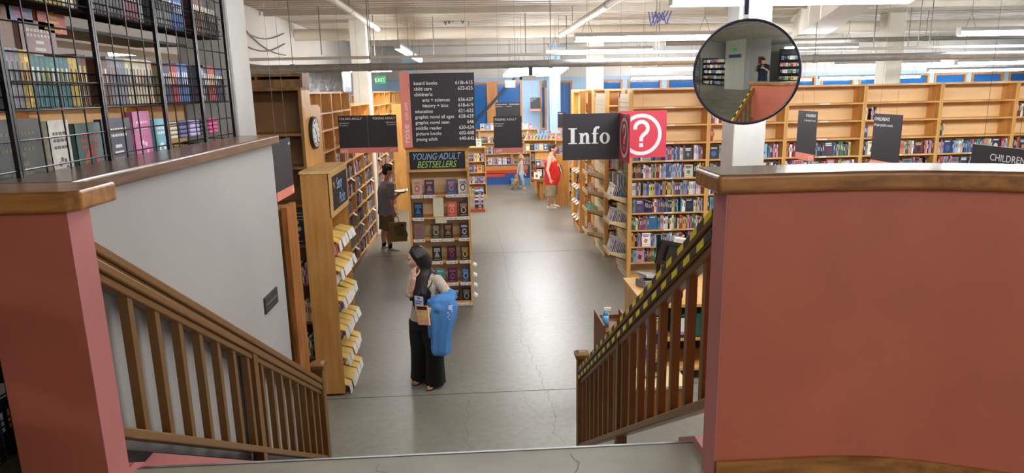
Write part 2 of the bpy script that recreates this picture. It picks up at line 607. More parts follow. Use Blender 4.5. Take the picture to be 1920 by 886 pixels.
# ================================================================== SERVICES UNDER THE CEILING
def pipe(name, label, a, b_, r, m, brackets=(), cat='pipe', n=20):
    t = thing(name, label, cat, a)
    a_, c_ = Vector((0, 0, 0)), Vector(b_) - Vector(a)
    MB().rod(a_, c_, r, n).build('pipe_run', m, t, smooth=False)
    d = c_.normalized()
    for k in brackets:
        p = d * k
        q = MB(); q.rod(p - d * 0.04, p + d * 0.04, r * 1.16, n)
        q.build('coupling', m, t)
        MB().rod(p, p + Vector((0, 0, DECK - (Vector(a) + p).z)), 0.006, 6).build('hanger_rod', WIRE, t)
    return t


GREYP2 = mat('grey_pipe_dull', (150, 147, 140), 0.4, metal=0.3)
WPIPE = mat('white_pipe', (228, 222, 208), 0.45)
pipe('conduit_pipe', 'thick grey pipe crossing the whole room below the lights', (-3.95, 12.0, 3.625), (21.9, 12.0, 3.66), 0.065, GREYP, (0.9, 2.2, 5.3, 7.2, 10, 14, 18))
pipe('conduit_pipe', 'thin pale conduit running just above the thick grey pipe', (-3.95, 12.2, 3.80), (21.9, 12.2, 3.80), 0.026, WPIPE, (2.2, 7.2, 12), n=10)
pipe('ceiling_pipe', 'fat white pipe under the ribbed deck, upper left to centre', (-3.96, 16, 4.50), (21.9, 16.3, 4.50), 0.13, WPIPE, (3.9, 8.5, 14))
pipe('ceiling_pipe', 'slanting white pipe above the aisle, left of the end-on lamp', (-1.95, 2, 4.5), (-1.95, 14.8, 4.5), 0.055, WPIPE, (3, 9.5), n=12)
pipe('ceiling_pipe', 'slanting white pipe right of centre under the deck', (1.95, 2, 4.36), (1.95, 15.4, 4.36), 0.055, WPIPE, (3, 8, 11.5), n=12)
pipe('ceiling_pipe', 'slender grey pipe across the deck at the upper right', (4.2, 15.0, 4.12), (21.9, 15.6, 4.2), 0.05, GREYP2, (2, 6, 9.5), n=12)
b = MB(); b.box(0, 0.62, 0, 0.75, 0, 0.4)
o = b.build('air_duct', FOIL, None, loc=(-2.84, 12.05, 3.2)); bevel(o, 0.03, 2)
# sits on the case below, hung from the deck
tag(o, 'foil-wrapped silver air duct above the left bookcases', 'duct')
t = thing('wall_conduit', 'bundle of grey cables running down the white beam at upper left', 'cables', (-3.9, 11, 4.0))
for k, (a, e, c) in enumerate((((452, 30), (570, 62), 0.02), ((460, 60), (530, 82), 0.03), ((470, 0), (462, 105), 0.05))):
    q = MB(); P0, P1 = at(a[0], a[1], 11.5), at(e[0], e[1], 15.0)
    for P_ in (P0, P1):
        P_.x = -3.94
    pts = [P0.lerp(P1, s / 8) - Vector((0, 0, sin(pi * s / 8) * 0.22)) for s in range(9)]
    pts = [p - Vector((-3.9, 11, 4.0)) for p in pts]
    for i in range(8): q.rod(pts[i], pts[i + 1], 0.012, 6)
    q.build('cable', WIRE, t)


for nm, lab, c, (px, py, Y), sc in (('cable_coil', 'dark cable coil hung over the fat white pipe', (50, 48, 50), (842, 40, 15.9), 0.28), ('cable_tangle', 'tangle of blue cable at the column head right of centre', (70, 90, 170), (1228, 42, 14.0), 0.22)):
    p = at(px, py, Y); t = thing(nm, lab, 'cable', p); rr = random.Random(3)
    for k in range(3):
        b = MB(); b.chain([(sc * (0.3 * k - 0.6), 0, 0.2), (sc * (0.3 * k - 0.3), 0.05, rr.uniform(-0.1, 0.05)), (sc * 0.3 * k, -0.04, 0.18), (sc * (0.3 * k + 0.5), 0.02, rr.uniform(-0.05, 0.1)), (sc * (0.3 * k + 0.9), 0, 0.22)], [0.012] * 5, 8, sub=5)
        b.build('cable', mat('cable_%d' % c[0], c, 0.5), t, True)
    MB().rod((0, 0, 0.1), (0, 0, DECK - p.z), 0.008, 6).build('hanger', WIRE, t)
for px, Y in ((600, 13.0), (700, 14.0), (812, 15.0), (985, 14.0), (1062, 15.2), (1640, 12.5), (1705, 14.0), (1745, 12.8)):
    p = at(px, 60, Y); p.z = 3.9
    tag(MB().rod((0, 0, 0), (0, 0, DECK - 3.9), 0.009, 6).build('drop_rod', WIRE, None, loc=p), 'thin steel rod dropping from the ribbed deck to the pipes', 'rod', 'drop rods under the deck')


# fluorescent fixtures
def fixture(label, x, y, z, L, rz=0.0, group=None, cat='ceiling light', chains=True, w=0.13):
    t = thing('fluorescent_light', label, cat, (x, y, z), rz, group)
    h = MB()
    h.prism([(0, -w / 2, 0.03), (0, w / 2, 0.03), (0, w / 2 - 0.03, 0.10), (0, -w / 2 + 0.03, 0.10)], (L, 0, 0))
    h.box(-0.012, 0, -w / 2, w / 2, -0.04, 0.10); h.box(L, L + 0.012, -w / 2, w / 2, -0.04, 0.10)
    h.build('housing', HOUSE, t)
    MB().prism([(0.0, -0.062, 0.03), (0.0, -0.056, -0.03), (0.0, -0.03, -0.05), (0.0, 0.03, -0.05), (0.0, 0.056, -0.03), (0.0, 0.062, 0.03)], (L, 0, 0)).build('tube_glow', TUBEM, t)  # glowing box stands for bare tubes widened by their bloom
    if chains:
        for u in (0.2, L - 0.2):
            c = MB()
            c.rod((u, 0, 0.34), (u - 0.09, 0, 0.10), 0.004, 5); c.rod((u, 0, 0.34), (u + 0.09, 0, 0.10), 0.004, 5)
            c.rod((u, 0, 0.34), (u, 0, DECK - z), 0.004, 5)
            c.build('chain', WIRE, t)
    return t


fixture('long fluorescent lamp at the top edge, above the round mirror', 2.0, 6.95, 4.03, 2.44)
fixture('long bright fluorescent lamp hanging left of the round mirror', 1.77, 11.9, 4.03, 2.44)
fixture('fluorescent lamp behind and below the long one, right of centre', 1.70, 15.9, 4.03, 2.44)
fixture('fluorescent lamp cut by the right edge above the bookcases', 8.65, 12.0, 4.03, 2.44)
fixture('fluorescent lamp seen through the black wire grid', -6.85, 13.6, 4.03, 2.0)
fixture('fluorescent lamp seen end-on above the left aisle', -1.4, 13.2, 4.03, 2.44, pi / 2)
fixture('fluorescent lamp following the end-on lamp over the left aisle', -1.4, 16.35, 4.03, 2.44, pi / 2)
for i, y in enumerate((15.0, 16.5, 18.0, 19.6, 21.2, 22.8)):
    fixture('fluorescent lamp in the receding far rows, %s from the front' % ('nearest', 'second', 'third', 'fourth', 'fifth', 'farthest')[i], 0.85 + 0.03 * i, y, 3.68, 1.22 + 0.12 * i, group='lamps over the far end of the aisle')
for i, (x, y, z, L) in enumerate(((4.15, 18, 3.66, 1.8), (9.6, 18, 3.66, 2.9), (13.0, 18, 3.66, 2.6), (5.3, 23, 3.5, 2.4), (12.0, 23.4, 3.38, 3.6), (15.9, 23.4, 3.56, 3.6), (8.3, 14.6, 4.03, 0.02))):
    if L > 0.1:
        fixture(('lamp over the far shelves behind the Info sign', 'lamp right of the mirror, upper of the far rows', 'lamp at the right edge in the upper far row', 'far lamp just left of the round mirror', 'far lamp low above the empty top shelves', 'far lamp at the right, lowest in the row')[i] + '', x, y, z, L, group='lamps over the far right shelves')
fixture('short lamp between the left column and the salmon sign', -3.0, 17.2, 3.75, 1.0)
# lamps over the parts of the floor out of view and over the upper floor
fixture('lamp over the landing, seen only in the mirror', 0.2, -2.9, 4.1, 2.44)
fixture('second lamp over the upper floor, seen only in the mirror', 2.3, -2.0, 4.1, 2.44)
for i, (x, y) in enumerate(((-7.3, 9.5), (-7.3, 5.6), (5.2, 5.1), (4.8, 6.4), (6.0, 14.9), (13.4, 14.0), (-7.3, 18.5), (5.6, 20.8), (12.0, 20.6), (-7.3, -1.5), (7.6, 6.4), (10.4, 6.4), (-1.2, 4.6), (2.4, 5.1), (8.0, 5.1))):  # right front and info desk rows and the stairs lamp are added fill light
    fixture('lamp over the shop floor out of the photo, %s' % ('left rear', 'left front', 'added fill, right front second row', 'added fill, nearer right', 'right middle', 'far right middle', 'left far', 'right far', 'far right far', 'upper floor left', 'added fill, right front', 'added fill, far right front', 'added fill above the stairs', 'added fill above the info desk', 'added fill, right front corner')[i], x, y, 4.1 if y < 10 else 3.95, 2.44, group='lamps beyond the frame')
# slender drop rods and sign wires
b = MB()
# exit signs
for nm, (x, y, z), lab in (('exit_sign', (1.02, 22.0, 3.28), 'white exit sign with green letters above the far windows'), ('exit_sign', (-2.82, 20.0, 3.45), 'small green exit sign left of the salmon strip')):
    t = thing(nm, lab, 'exit sign', (x, y, z))
    g = x < 0
    MB().box(0, 0.32, 0, 0.04, 0, 0.22).build('sign_box', mat('exit_green', (30, 150, 90), 0.5, emit=0.6) if g else mat('exit_white', (222, 240, 226), 0.5, emit=0.5), t)
    text('EXIT', 0.15, WHT if g else mat('exit_letter', (50, 190, 120), 0.5), t, Tm(0.16, -0.001, 0.055), 0.02, 'CENTER')
    MB().rod((0.16, 0.02, 0.22), (0.16, 0.02, DECK - z), 0.008, 6).build('stem', WIRE, t)
t = thing('wall_speaker', 'dark loudspeaker box under the ceiling by the far blue wall', 'loudspeaker', (2.12, 21.0, 3.25))
MB().box(0, 0.13, 0, 0.16, 0, 0.22).build('cabinet', BLACK, t); MB().rod((0.06, 0.08, 0.22), (0.06, 0.08, DECK - 3.25), 0.01, 6).build('stem', WIRE, t)
_a, _b = at(893, 226, 24.4), at(962, 150, 24.2)
_a = _b + (_a - _b) * (_b.z / (_b.z - _a.z))
q = MB().rod(_a, _b + (_b - _a).normalized() * 0.1, 0.05, 10)
tag(q.build('diagonal_brace', mat('brace_grey', (60, 66, 80), 0.5), None), 'dark diagonal steel brace in front of the far windows', 'brace')
t = thing('projector', 'small silver projector hanging from the grey pipe near centre', 'projector', (0.98, 11.93, 3.36))
MB().box(-0.14, 0.1, -0.1, 0.08, 0, 0.08).build('housing', HOUSE, t)
MB().box(-0.02, 0.05, -0.05, 0.02, 0.08, 0.22).build('bracket', BLACK, t)
MB().rod((-0.14, 0, 0.04), (-0.17, -0.01, 0.035), 0.03, 10).build('lens', BLACK, t)
# ================================================================== BOOKCASES
BOOKS = []   # every book: world matrix of its lower left front corner, size, look, where it stands
PAL = [('navy', (34, 44, 84)), ('black', (30, 30, 34)), ('blue', (52, 96, 166)), ('light blue', (128, 176, 214)), ('red', (178, 44, 46)),
       ('white', (228, 226, 220)), ('cream', (220, 206, 172)), ('green', (58, 116, 80)), ('teal', (46, 132, 138)), ('purple', (100, 66, 138)),
       ('pink', (216, 132, 158)), ('yellow', (226, 196, 66)), ('orange', (218, 122, 52)), ('brown', (112, 78, 54)), ('grey', (134, 136, 142)), ('maroon', (112, 38, 50))]
PALD = dict(PAL)
WTS = [11, 10, 10, 9, 7, 12, 10, 6, 7, 6, 6, 5, 5, 6, 8, 4]
rb = random.Random(11)


def pick(rnd=rb, w=None):
    return rnd.choices(PAL, w or WTS)[0]


def add_book(M, t, h, d, name, where, face=False, tilt=0.0, n=0, pr=1.0, col=None):
    BOOKS.append(dict(M=M, t=t, h=h, d=d, name=name, where=where, face=face, tilt=tilt, n=n, col=col or PALD[name], seed=rb.random(), pr=pr))


def fill(C, x0, x1, z, d, where, hmax=0.24, full=1.0, face_p=0.07, wts=None, y0=0.02, tmin=0.014, tmax=0.036, runs=True, faces_only=False):
    "books along a shelf of case matrix C, from x0 to x1 on shelf top z"
    x = x0 + 0.004; n = 0
    end = x0 + (x1 - x0) * full
    while True:
        nm, c = pick(w=wts)
        j = rb.uniform(0.86, 1.14); g = sum(c) / 3; w_ = rb.uniform(0.0, 0.3); cc = tuple(min(255, (v * (1 - w_) + g * w_) * j + rb.uniform(-8, 12)) for v in c); cc = tuple(max(8, v) for v in cc)
        if faces_only or rb.random() < face_p:
            t = rb.uniform(0.13, 0.16); h = min(hmax, rb.uniform(0.2, 0.235))
            if x + t > end: break
            n += 1
            add_book(C @ Tm(x, y0, z), t, h, rb.uniform(0.02, 0.035), nm, where, True, 0.10, n, col=cc)
            x += t + rb.uniform(0.003, 0.02)
            if faces_only: x += 0.02
            continue
        t = rb.uniform(tmin, tmax); h = min(hmax, rb.uniform(0.175, 0.235)); k = rb.choice((1, 1, 1, 1, 2)) if runs else 1
        if x + t > end: break
        for _ in range(k):
            if x + t > end: break
            n += 1
            add_book(C @ Tm(x, y0 + rb.uniform(0, 0.012), z), t - 0.001, h + rb.uniform(-0.003, 0.003), min(d - 0.03, 0.15), nm, where, False, 0.0, n, col=cc)
            x += t
        if rb.random() < 0.035: x += rb.uniform(0.01, 0.05)


def bookcase(name, label, x, y, rz, w, h, d, shelves, m=PINE, ms=PINEH, mb=PINEB, plinth=0.08, cat='bookcase', group=None, th=0.022, sides=(1, 1), z=0.0, divs=(), tags=0):
    t = thing(name, label, cat, (x, y, z), rz, group)
    for k, s in enumerate(sides):
        if s:
            o = MB().box(0 if k == 0 else w - th, th if k == 0 else w, 0, d, 0, h).build('side_panel', m, t)
    MB().box(th, w - th, d - 0.012, d, 0, h - 0.0).build('back_panel', mb, t)
    MB().box(-0.006, w + 0.006, -0.012, d, h, h + 0.03).build('top_panel', ms, t)
    MB().box(th, w - th, 0.02, 0.035, 0, plinth).build('plinth', m, t)
    for sz in shelves:
        MB().box(th, w - th, 0.0, d - 0.012, sz - 0.026, sz).build('shelf', ms, t)
    for dx in divs:
        MB().box(dx - th / 2, dx + th / 2, 0.002, d - 0.012, plinth, h).build('divider', m, t)
    t['_'] = 0; del t['_']
    return t, Matrix.Translation((x, y, z)) @ Matrix.Rotation(rz, 4, 'Z')


def shelf_tag(C, x, z, w=0.1, h=0.035, label='white shelf label on the bookcase edge', group='shelf edge labels', m=CARD, y=-0.003):
    t = MB().box(0, w, -0.002, 0.0, -h, 0).build('shelf_label', m, None)
    t.matrix_world = C @ Tm(x, y, z)
    tag(t, label, 'label', group)
    return t


ORD = ['first', 'second', 'third', 'fourth', 'fifth', 'sixth', 'seventh', 'eighth', 'ninth', 'tenth', 'eleventh', 'twelfth', 'thirteenth', 'fourteenth', 'fifteenth']
# ---- the long row facing the camera at the right
RY = 10.95
xs = [2.545, 3.83, 5.12, 6.43, 7.73, 9.03, 10.33, 11.63]
BAYN = ['bay beside the Info sign', 'bay left of the column', 'bay right of the column', 'bay between the hanging signs', 'bay behind the pop culture sign', 'bay at the right edge', 'bay beyond the right edge']
LSH = [0.30, 0.57, 0.86, 1.15, 1.44, 1.73, 2.02, 2.31, 2.60, 2.885]
for i in range(6):
    t, C = bookcase('bookcase', ['tall pine bookcase bay nearest the Info sign', 'tall pine bookcase bay just left of the white column',
                                 'tall pine bookcase bay just right of the white column', 'tall pine bay between the two hanging charcoal signs',
                                 'tall pine bay behind the pop culture sign', 'tall pine bookcase bay cut by the right edge'][i],
                    xs[i], RY, 0, xs[i + 1] - xs[i] - 0.003, 3.15, 0.32, LSH, group='long right-hand row of tall pine bookcases', th=0.03)
    for k, z in enumerate(LSH):
        w0, w1 = 0.035, xs[i + 1] - xs[i] - 0.038
        book_row = 7 - k
        where = (['seventh', 'sixth', 'fifth', 'fourth', 'third', 'second', 'top'][k] if k < 7 else 'high', BAYN[i])
        if k < 7:
            if i >= 2 and k < 4: 
                continue     # hidden behind the half wall and desk
            fill(C, w0, w1, z, 0.3, where, face_p=0.06 if i < 2 else 0.1, full=rb.choice((0.97, 1, 1)))
            if k in (1, 2, 3, 4, 5, 6):
                shelf_tag(C, w0 + (w1 - w0) * 0.45, z, 0.13, 0.022, 'small white shelf label on the right-hand pine row')
    if i in (1, 3, 5):
        fill(C, 0.04, 0.22 if i < 5 else 0.7, LSH[8], 0.3, ('high', BAYN[i]), wts=[0] * 4 + [3, 2, 6] + [0] * 6 + [5, 1, 3], face_p=0)
    if i == 3:
        pass
    if i in (1, 3, 4):
        fill(C, 0.04, 0.12, LSH[7], 0.3, ('high', BAYN[i]), face_p=0)
    if i in (0, 2):
        for k in (7, 8, 9):
            shelf_tag(C, 0.55, LSH[k], 0.16, 0.022, 'small white shelf label on the right-hand pine row')
# second row back to back, and the slatwall ends
SLAT = mat('slatwall', (222, 204, 170), 0.55, noise=0.05)


def slat_end(label, x, y0, y1, h=3.1, z=0.0):
    t = thing('slatwall_panel', label, 'display panel', (x, y1, 0), -pi / 2)
    L = y1 - y0
    b = MB()
    zz = 0.08
    b.box(0, L, 0.012, 0.03, 0, h)
    while zz < h - 0.08:
        b.box(0, L, 0.0, 0.012, zz, zz + 0.072); zz += 0.078
    b.build('slatted_face', SLAT, t)
    for u in (0, L):
        MB().box(u - 0.02, u + 0.02, -0.004, 0.034, 0, h + 0.02).build('edge_trim', PINE, t)
    return t, Matrix.Translation((x, y1, 0)) @ Matrix.Rotation(-pi / 2, 4, 'Z')


sA, CA = slat_end('pale slatwall end below the question mark sign, with magazine trays', 2.508, 10.96, 11.78)
for i in range(5):
    bookcase('bookcase', 'pine bookcase turned away behind the long right row, %s bay' % ORD[i], xs[i + 1] if i else xs[1], 11.78, pi, xs[i + 1] - xs[i] - 0.003, 3.15, 0.32, [], group='backs of the right row')
# row B
tB, CB = bookcase('bookcase', 'pine bookcase sliver between the magazine trays and the plush trays', 2.47, 12.55, 0, 1.3, 3.15, 0.32, LSH, th=0.03)
for k, z in enumerate(LSH[:7]):
    fill(CB, 0.035, 1.2, z, 0.3, (['seventh', 'sixth', 'fifth', 'fourth', 'third', 'second', 'top'][k], 'sliver case right of the plush trays'), full=0.95)
t2, C2 = bookcase('bookcase', 'pine bookcase further right in the second row, tops only visible', 3.775, 12.55, 0, 2.6, 3.15, 0.32, LSH[5:], th=0.03)
sB, CBs = slat_end('pale slatwall end behind the plush toy trays', 2.432, 12.56, 13.68)
# row C
tC, CC = bookcase('bookcase', 'pine bookcase behind the plush toy trays', 2.5, 14.15, 0, 1.35, 3.15, 0.32, LSH, th=0.03)
for k, z in enumerate(LSH[:7]):
    fill(CC, 0.035, 1.2, z, 0.3, (['seventh', 'sixth', 'fifth', 'fourth', 'third', 'second', 'top'][k], 'case behind the plush trays'), full=0.9)
t2, C2 = bookcase('bookcase', 'pine bookcase further right in the third row, tops only visible', 3.855, 14.15, 0, 2.6, 3.15, 0.32, LSH[5:], th=0.03)
# wide pine panel and carded end display
b = MB(); b.box(0, 0.34, 0, 0.04, 0, 3.12)
tag(bevel(b.build('pine_end_board', PINEK, None, loc=(2.44, 14.6, 0)), 0.004), 'wide knotty pine board beside the carded end display', 'board')
tD, CD = bookcase('end_display', 'narrow pine end display with white cards on its sloping shelves', 2.32, 15.9, -pi / 2, 1.0, 3.12, 0.12, [0.3, 0.66, 1.02, 1.38, 1.74, 2.1, 2.5], th=0.03)
tE, CE = bookcase('bookcase', 'tall pine bookcase behind the narrow end display', 2.46, 16.9, 0, 1.35, 3.15, 0.32, LSH, th=0.03)
for k, z in enumerate(LSH[:7]):
    fill(CE, 0.035, 1.2, z, 0.3, ('lower', 'case behind the end display'), full=0.9)
for i, z in enumerate([0.3, 0.66, 1.02, 1.38, 1.74, 2.1]):
    for k, u in enumerate((0.12, 0.42, 0.72)):
        nm, c = pick()
        if (i + k) % 3:
            add_book(CD @ Tm(u, 0.03, z), 0.15, 0.22, 0.03, nm, (['sixth', 'fifth', 'fourth', 'third', 'second', 'top'][i], 'narrow end display'), True, 0.12, k + 1)
        o = MB().prism([(0, -0.06, -0.04), (0, -0.058, -0.04), (0, 0.0, 0.004), (0, 0.0, 0.0)], (0.16, 0, 0)).build('shelf_card', CARD, None)
        o.matrix_world = CD @ Tm(u, -0.005, z)
        tag(o, 'white card hanging from a shelf of the narrow end display', 'card', 'cards on the narrow end display')


# sloping trays on the slat ends
def tray(C, u, z, L=0.5, dep=0.26, label='', m=CREAM):
    t = thing('display_tray', label, 'tray', C @ Vector((u, 0, z)), -pi / 2)
    MB().prism([(0, -dep, 0.0), (0, 0, -0.10), (0, 0, -0.085), (0, -dep, 0.015)], (L, 0, 0)).build('base_board', m, t)
    MB().prism([(0, -dep, 0.0), (0, -dep, 0.06), (0, 0, 0.02), (0, 0, -0.10)], (0.012, 0, 0)).build('tray_side', m, t)
    MB().prism([(L - 0.012, -dep, 0.0), (L - 0.012, -dep, 0.06), (L - 0.012, 0, 0.02), (L - 0.012, 0, -0.10)], (0.012, 0, 0)).build('tray_side', m, t)
    MB().box(0, L, -dep - 0.012, -dep, -0.01, 0.06).build('front_lip', m, t)
    return t


PLUSH = [('pink', (232, 190, 190)), ('grey', (200, 190, 190)), ('mint', (160, 216, 204)), ('cream', (232, 212, 190)), ('lilac', (200, 190, 216))]


def plush(p, s, c, label, group):
    m = mat('plush_%d_%d_%d' % c, c, 0.95, noise=0.12, nscale=40, bump=0.6)
    t = thing('plush_toy', label, 'plush toy', p, rb.uniform(-0.6, 0.6) - pi / 2, group)
    MB().ball((0, 0, 0.5 * s), (0.5 * s, 0.42 * s, 0.5 * s), 14, 10).build('body', m, t, True)
    MB().ball((0, -0.1 * s, 1.15 * s), (0.38 * s, 0.36 * s, 0.34 * s), 14, 10).build('head', m, t, True)
    for k in (-1, 1):
        MB().ball((0.22 * s * k, -0.05 * s, 1.6 * s), (0.11 * s, 0.07 * s, 0.3 * s), 10, 8).build('ear', m, t, True)
        MB().ball((0.36 * s * k, -0.36 * s, 0.2 * s), (0.17 * s, 0.3 * s, 0.15 * s), 10, 8).build('foot', m, t, True)
        MB().ball((0.14 * s * k, -0.42 * s, 1.2 * s), 0.035 * s, 8, 6).build('eye', BLACK, t, True)


tn = ['lowest', 'second lowest', 'middle', 'second highest', 'highest']
for i, z in enumerate((0.42, 0.86, 1.22, 1.58, 1.98)):
    tray(CBs, 0.35, z, 0.62, 0.30, 'slanted cream tray of plush toys, %s of its stack' % tn[i])
    nm, c = [('cream', (234, 206, 186)), ('mint', (160, 216, 204)), ('rose', (226, 196, 196)), ('pale pink', (240, 206, 206)), ('white', (236, 226, 224))][i]
    for k in range(3):
        plush(CBs @ Vector((0.45 + 0.19 * k, -0.16, z - 0.02)), 0.10, c, '%s plush toy sitting in the %s slanted tray' % (nm, tn[i]), '%s plush toys in a tray' % nm)
tnA = ['lowest', 'middle', 'upper']
for i, z in enumerate((0.42, 0.95, 1.38)):
    u0 = 0.22
    tray(CA, u0, z, 0.52, 0.28, 'slanted cream tray of magazines, %s on the slatwall end' % tnA[i])
    for k in range(9):
        c = (rb.choice(((226, 214, 214), (210, 196, 206), (230, 226, 220), (190, 186, 200))))
        M = CA @ Tm(u0 + 0.04, -0.25 + 0.027 * k, z + 0.005 - 0.0104 * k, 0, -0.28)
        add_book(M, 0.20, 0.27 if i == 0 else 0.24, 0.008, 'white', ('far column', tnA[i] + ' slatwall tray'), True, 0.0, k + 1, col=c)
        add_book(M @ Tm(0.22, 0, 0), 0.20, 0.26 if i == 0 else 0.23, 0.008, 'grey', ('near column', tnA[i] + ' slatwall tray'), True, 0.0, k + 1, col=c)
# hanging packets above
PKT = [(200, 150, 160), (120, 160, 200), (220, 200, 170), (150, 120, 90), (90, 110, 150), (210, 210, 214)]
for j in range(3):
    for k in range(4):
        z = 2.05 - 0.27 * j; c = PKT[(j * 2 + k) % 6]
        t = thing('hanging_packet', 'small %s packet on a slatwall hook beside the Info sign' % ('pink', 'blue', 'cream')[j], 'packet', CA @ Vector((0.18 + 0.14 * k, -0.03, z)), -pi / 2, 'packets hanging on the slatwall')
        MB().rod((0.05, 0.03, 0.012), (0.05, -0.16, 0.012), 0.003, 5).build('hook', STEEL, t)
        for q in range(3):
            MB().box(0.0, 0.1, -0.03 - 0.04 * q, -0.02 - 0.04 * q, -0.2, 0.0).build('packet', mat('packet%d' % ((j * 2 + k) % 6), c, 0.35, noise=0.4, nscale=25), t)

# ---- young adult bestsellers end case
t, C = bookcase('bestseller_case', 'pine display case with chalkboard header facing the stairs', -1.0, 9.84, 0, 0.90, 2.38, 0.30, [0.055, 0.375, 0.715, 1.06, 1.385, 1.72], th=0.03)
MB().box(0.0, 0.90, -0.02, 0.0, 2.06, 2.40).build('header_board', PINEH, t)
hb = MB().box(0.05, 0.85, -0.028, -0.02, 2.10, 2.355).build('chalkboard', CHALK, t)
text('YOUNG·ADULT', 0.135, CHB, t, Tm(0.43, -0.029, 2.24), 0.002, 'CENTER', shear=0.3, sx=0.72)
text('BESTSELLERS', 0.135, CHG, t, Tm(0.43, -0.029, 2.125), 0.002, 'CENTER', shear=0.35, sx=0.74)
MB().box(-0.015, 0.915, -0.03, 0.3, 2.40, 2.43).build('cornice', PINEH, t)
BS = [  # row from top: x, colour name, colour, motif colour
    [(0.06, 'pale pink', (226, 184, 160), (150, 90, 80)), (0.24, 'purple', (58, 50, 104), (236, 160, 60)), (0.56, 'blue', (50, 88, 160), (226, 130, 40)), (0.73, 'white', (232, 228, 222), (60, 50, 50))],
    [(0.06, 'black and blue', (24, 34, 58), (70, 160, 220)), (0.56, 'coral', (216, 96, 76), (250, 180, 160)), (0.73, 'black', (38, 36, 40), (210, 160, 130))],
    [(0.06, 'grey and red', (120, 122, 126), (190, 50, 50)), (0.31, 'dark teal', (30, 74, 78), (214, 150, 80)), (0.49, 'black and tan', (32, 34, 44), (210, 140, 70)), (0.73, 'black', (36, 38, 48), (220, 220, 224))],
    [(0.06, 'silver', (160, 158, 160), (60, 60, 66)), (0.31, 'black', (28, 30, 34), (220, 220, 220)), (0.53, 'midnight blue', (30, 34, 62), (200, 60, 50)), (0.73, 'dark green', (36, 72, 56), (220, 150, 50))],
    [(0.34, 'turquoise', (70, 150, 156), (220, 240, 230)), (0.53, 'purple', (70, 46, 84), (210, 70, 130)), (0.73, 'slate blue', (54, 72, 104), (140, 180, 230))],
    [(0.56, 'black', (34, 36, 42), (230, 230, 230)), (0.73, 'charcoal', (30, 30, 36), (150, 150, 156))]]
rowz = [1.72, 1.385, 1.06, 0.715, 0.375, 0.055]


def cover_book(label, M, w, h, th, col, mot, kind=0, group=None, name='book'):
    "a book standing cover-out: boards, page block, title and motif"
    t = thing(name, label, 'book', (0, 0, 0), 0, group)
    t.matrix_world = M
    mc = mat('cover_%d_%d_%d' % col, col, 0.4, noise=0.12, nscale=30)
    MB().box(0, w, 0, 0.003, 0, h).box(0, w, th - 0.003, th, 0, h).box(0, 0.003, 0, th, 0, h).build('cover', mc, t)
    MB().box(0.003, w - 0.004, 0.003, th - 0.003, 0.003, h - 0.003).build('pages', PAGES, t)
    b = MB(); r = random.Random(hash(label) % 9999 if False else sum(map(ord, label)))
    mm = mat('motif_%d_%d_%d' % mot, mot, 0.5)
    e = -0.0008
    for k in range(r.choice((2, 3))):       # title bars drawn as short words
        z = h * (0.86 - 0.085 * k); x = w * 0.18
        while x < w * 0.8:
            l = r.uniform(0.012, 0.022); b.box(x, min(x + l, w * 0.84), e, 0, z - 0.012, z); x += l + 0.006
    c = Vector((w / 2, 0, h * 0.42)); R = w * 0.28
    n = 18
    if kind == 0:
        for k in range(n):
            a0, a1 = 2 * pi * k / n, 2 * pi * (k + 1) / n
            b.add([(c.x + R * cos(a), e, c.z + R * 1.25 * sin(a)) for a in (a0, a1)] + [(c.x + R * 0.62 * cos(a), e, c.z + R * 0.85 * sin(a)) for a in (a1, a0)], [(0, 1, 2, 3)])
    elif kind == 1:
        for k in range(5):
            b.box(c.x - R * (1 - 0.15 * k), c.x + R * (1 - 0.15 * k), e, 0, c.z - R + k * R * 0.42, c.z - R + k * R * 0.42 + R * 0.2)
    else:
        for k in range(7):
            a = 2 * pi * k / 7
            p = Vector((c.x + R * 0.65 * cos(a), e, c.z + R * 0.9 * sin(a)))
            b.add([p + Vector((cos(q) * R * 0.28, 0, sin(q) * R * 0.28)) for q in (0, 1.26, 2.51, 3.77, 5.03)], [(0, 1, 2, 3, 4)])
    x = w * 0.2
    while x < w * 0.78:
        l = r.uniform(0.008, 0.016); b.box(x, x + l, e, 0, h * 0.07, h * 0.07 + 0.008); x += l + 0.005
    b.build('cover_art', mm, t)
    return t


RN = ['top', 'second', 'third', 'fourth', 'fifth', 'bottom']
for i, row in enumerate(BS):
    for k, (x, nm, c, mo) in enumerate(row):
        cover_book('%s book facing out on the %s shelf of the bestseller case' % (nm, RN[i]), C @ Tm(x, 0.03, rowz[i] + 0.003, 0, -0.10), 0.14, 0.215, 0.03, c, mo, (i + k) % 3)
        o = MB().box(0, 0.165, -0.003, -0.001, -0.045, 0.0).box(0.12, 0.15, -0.0035, -0.003, -0.03, -0.018, 1).box(0.02, 0.09, -0.0035, -0.003, -0.027, -0.021, 1).build('price_card', [CARD, mat('card_ink', (90, 90, 96), 0.7)], None)
        o.matrix_world = C @ Tm(x - 0.012, -0.004, rowz[i])
        tag(o, 'white price card under the %s book, %s shelf of bestseller case' % (nm, RN[i]), 'card')
for (x, z, w, h, lab) in ((0.355, 1.39, 0.15, 0.30, 'cream notice sheet standing on the second shelf of the bestseller case'), (0.38, 1.385, 0.165, -0.09, 'blank cream card hanging from the second shelf of the bestseller case')):
    o = MB().box(0, w, 0, 0.003, min(0, h), max(0, h)).build('notice_card', mat('cream_card', (222, 218, 190), 0.7), None)
    o.matrix_world = C @ Tm(x, -0.008 if h < 0 else 0.02, z, 0, 0 if h < 0 else -0.08)
    tag(o, lab, 'card')
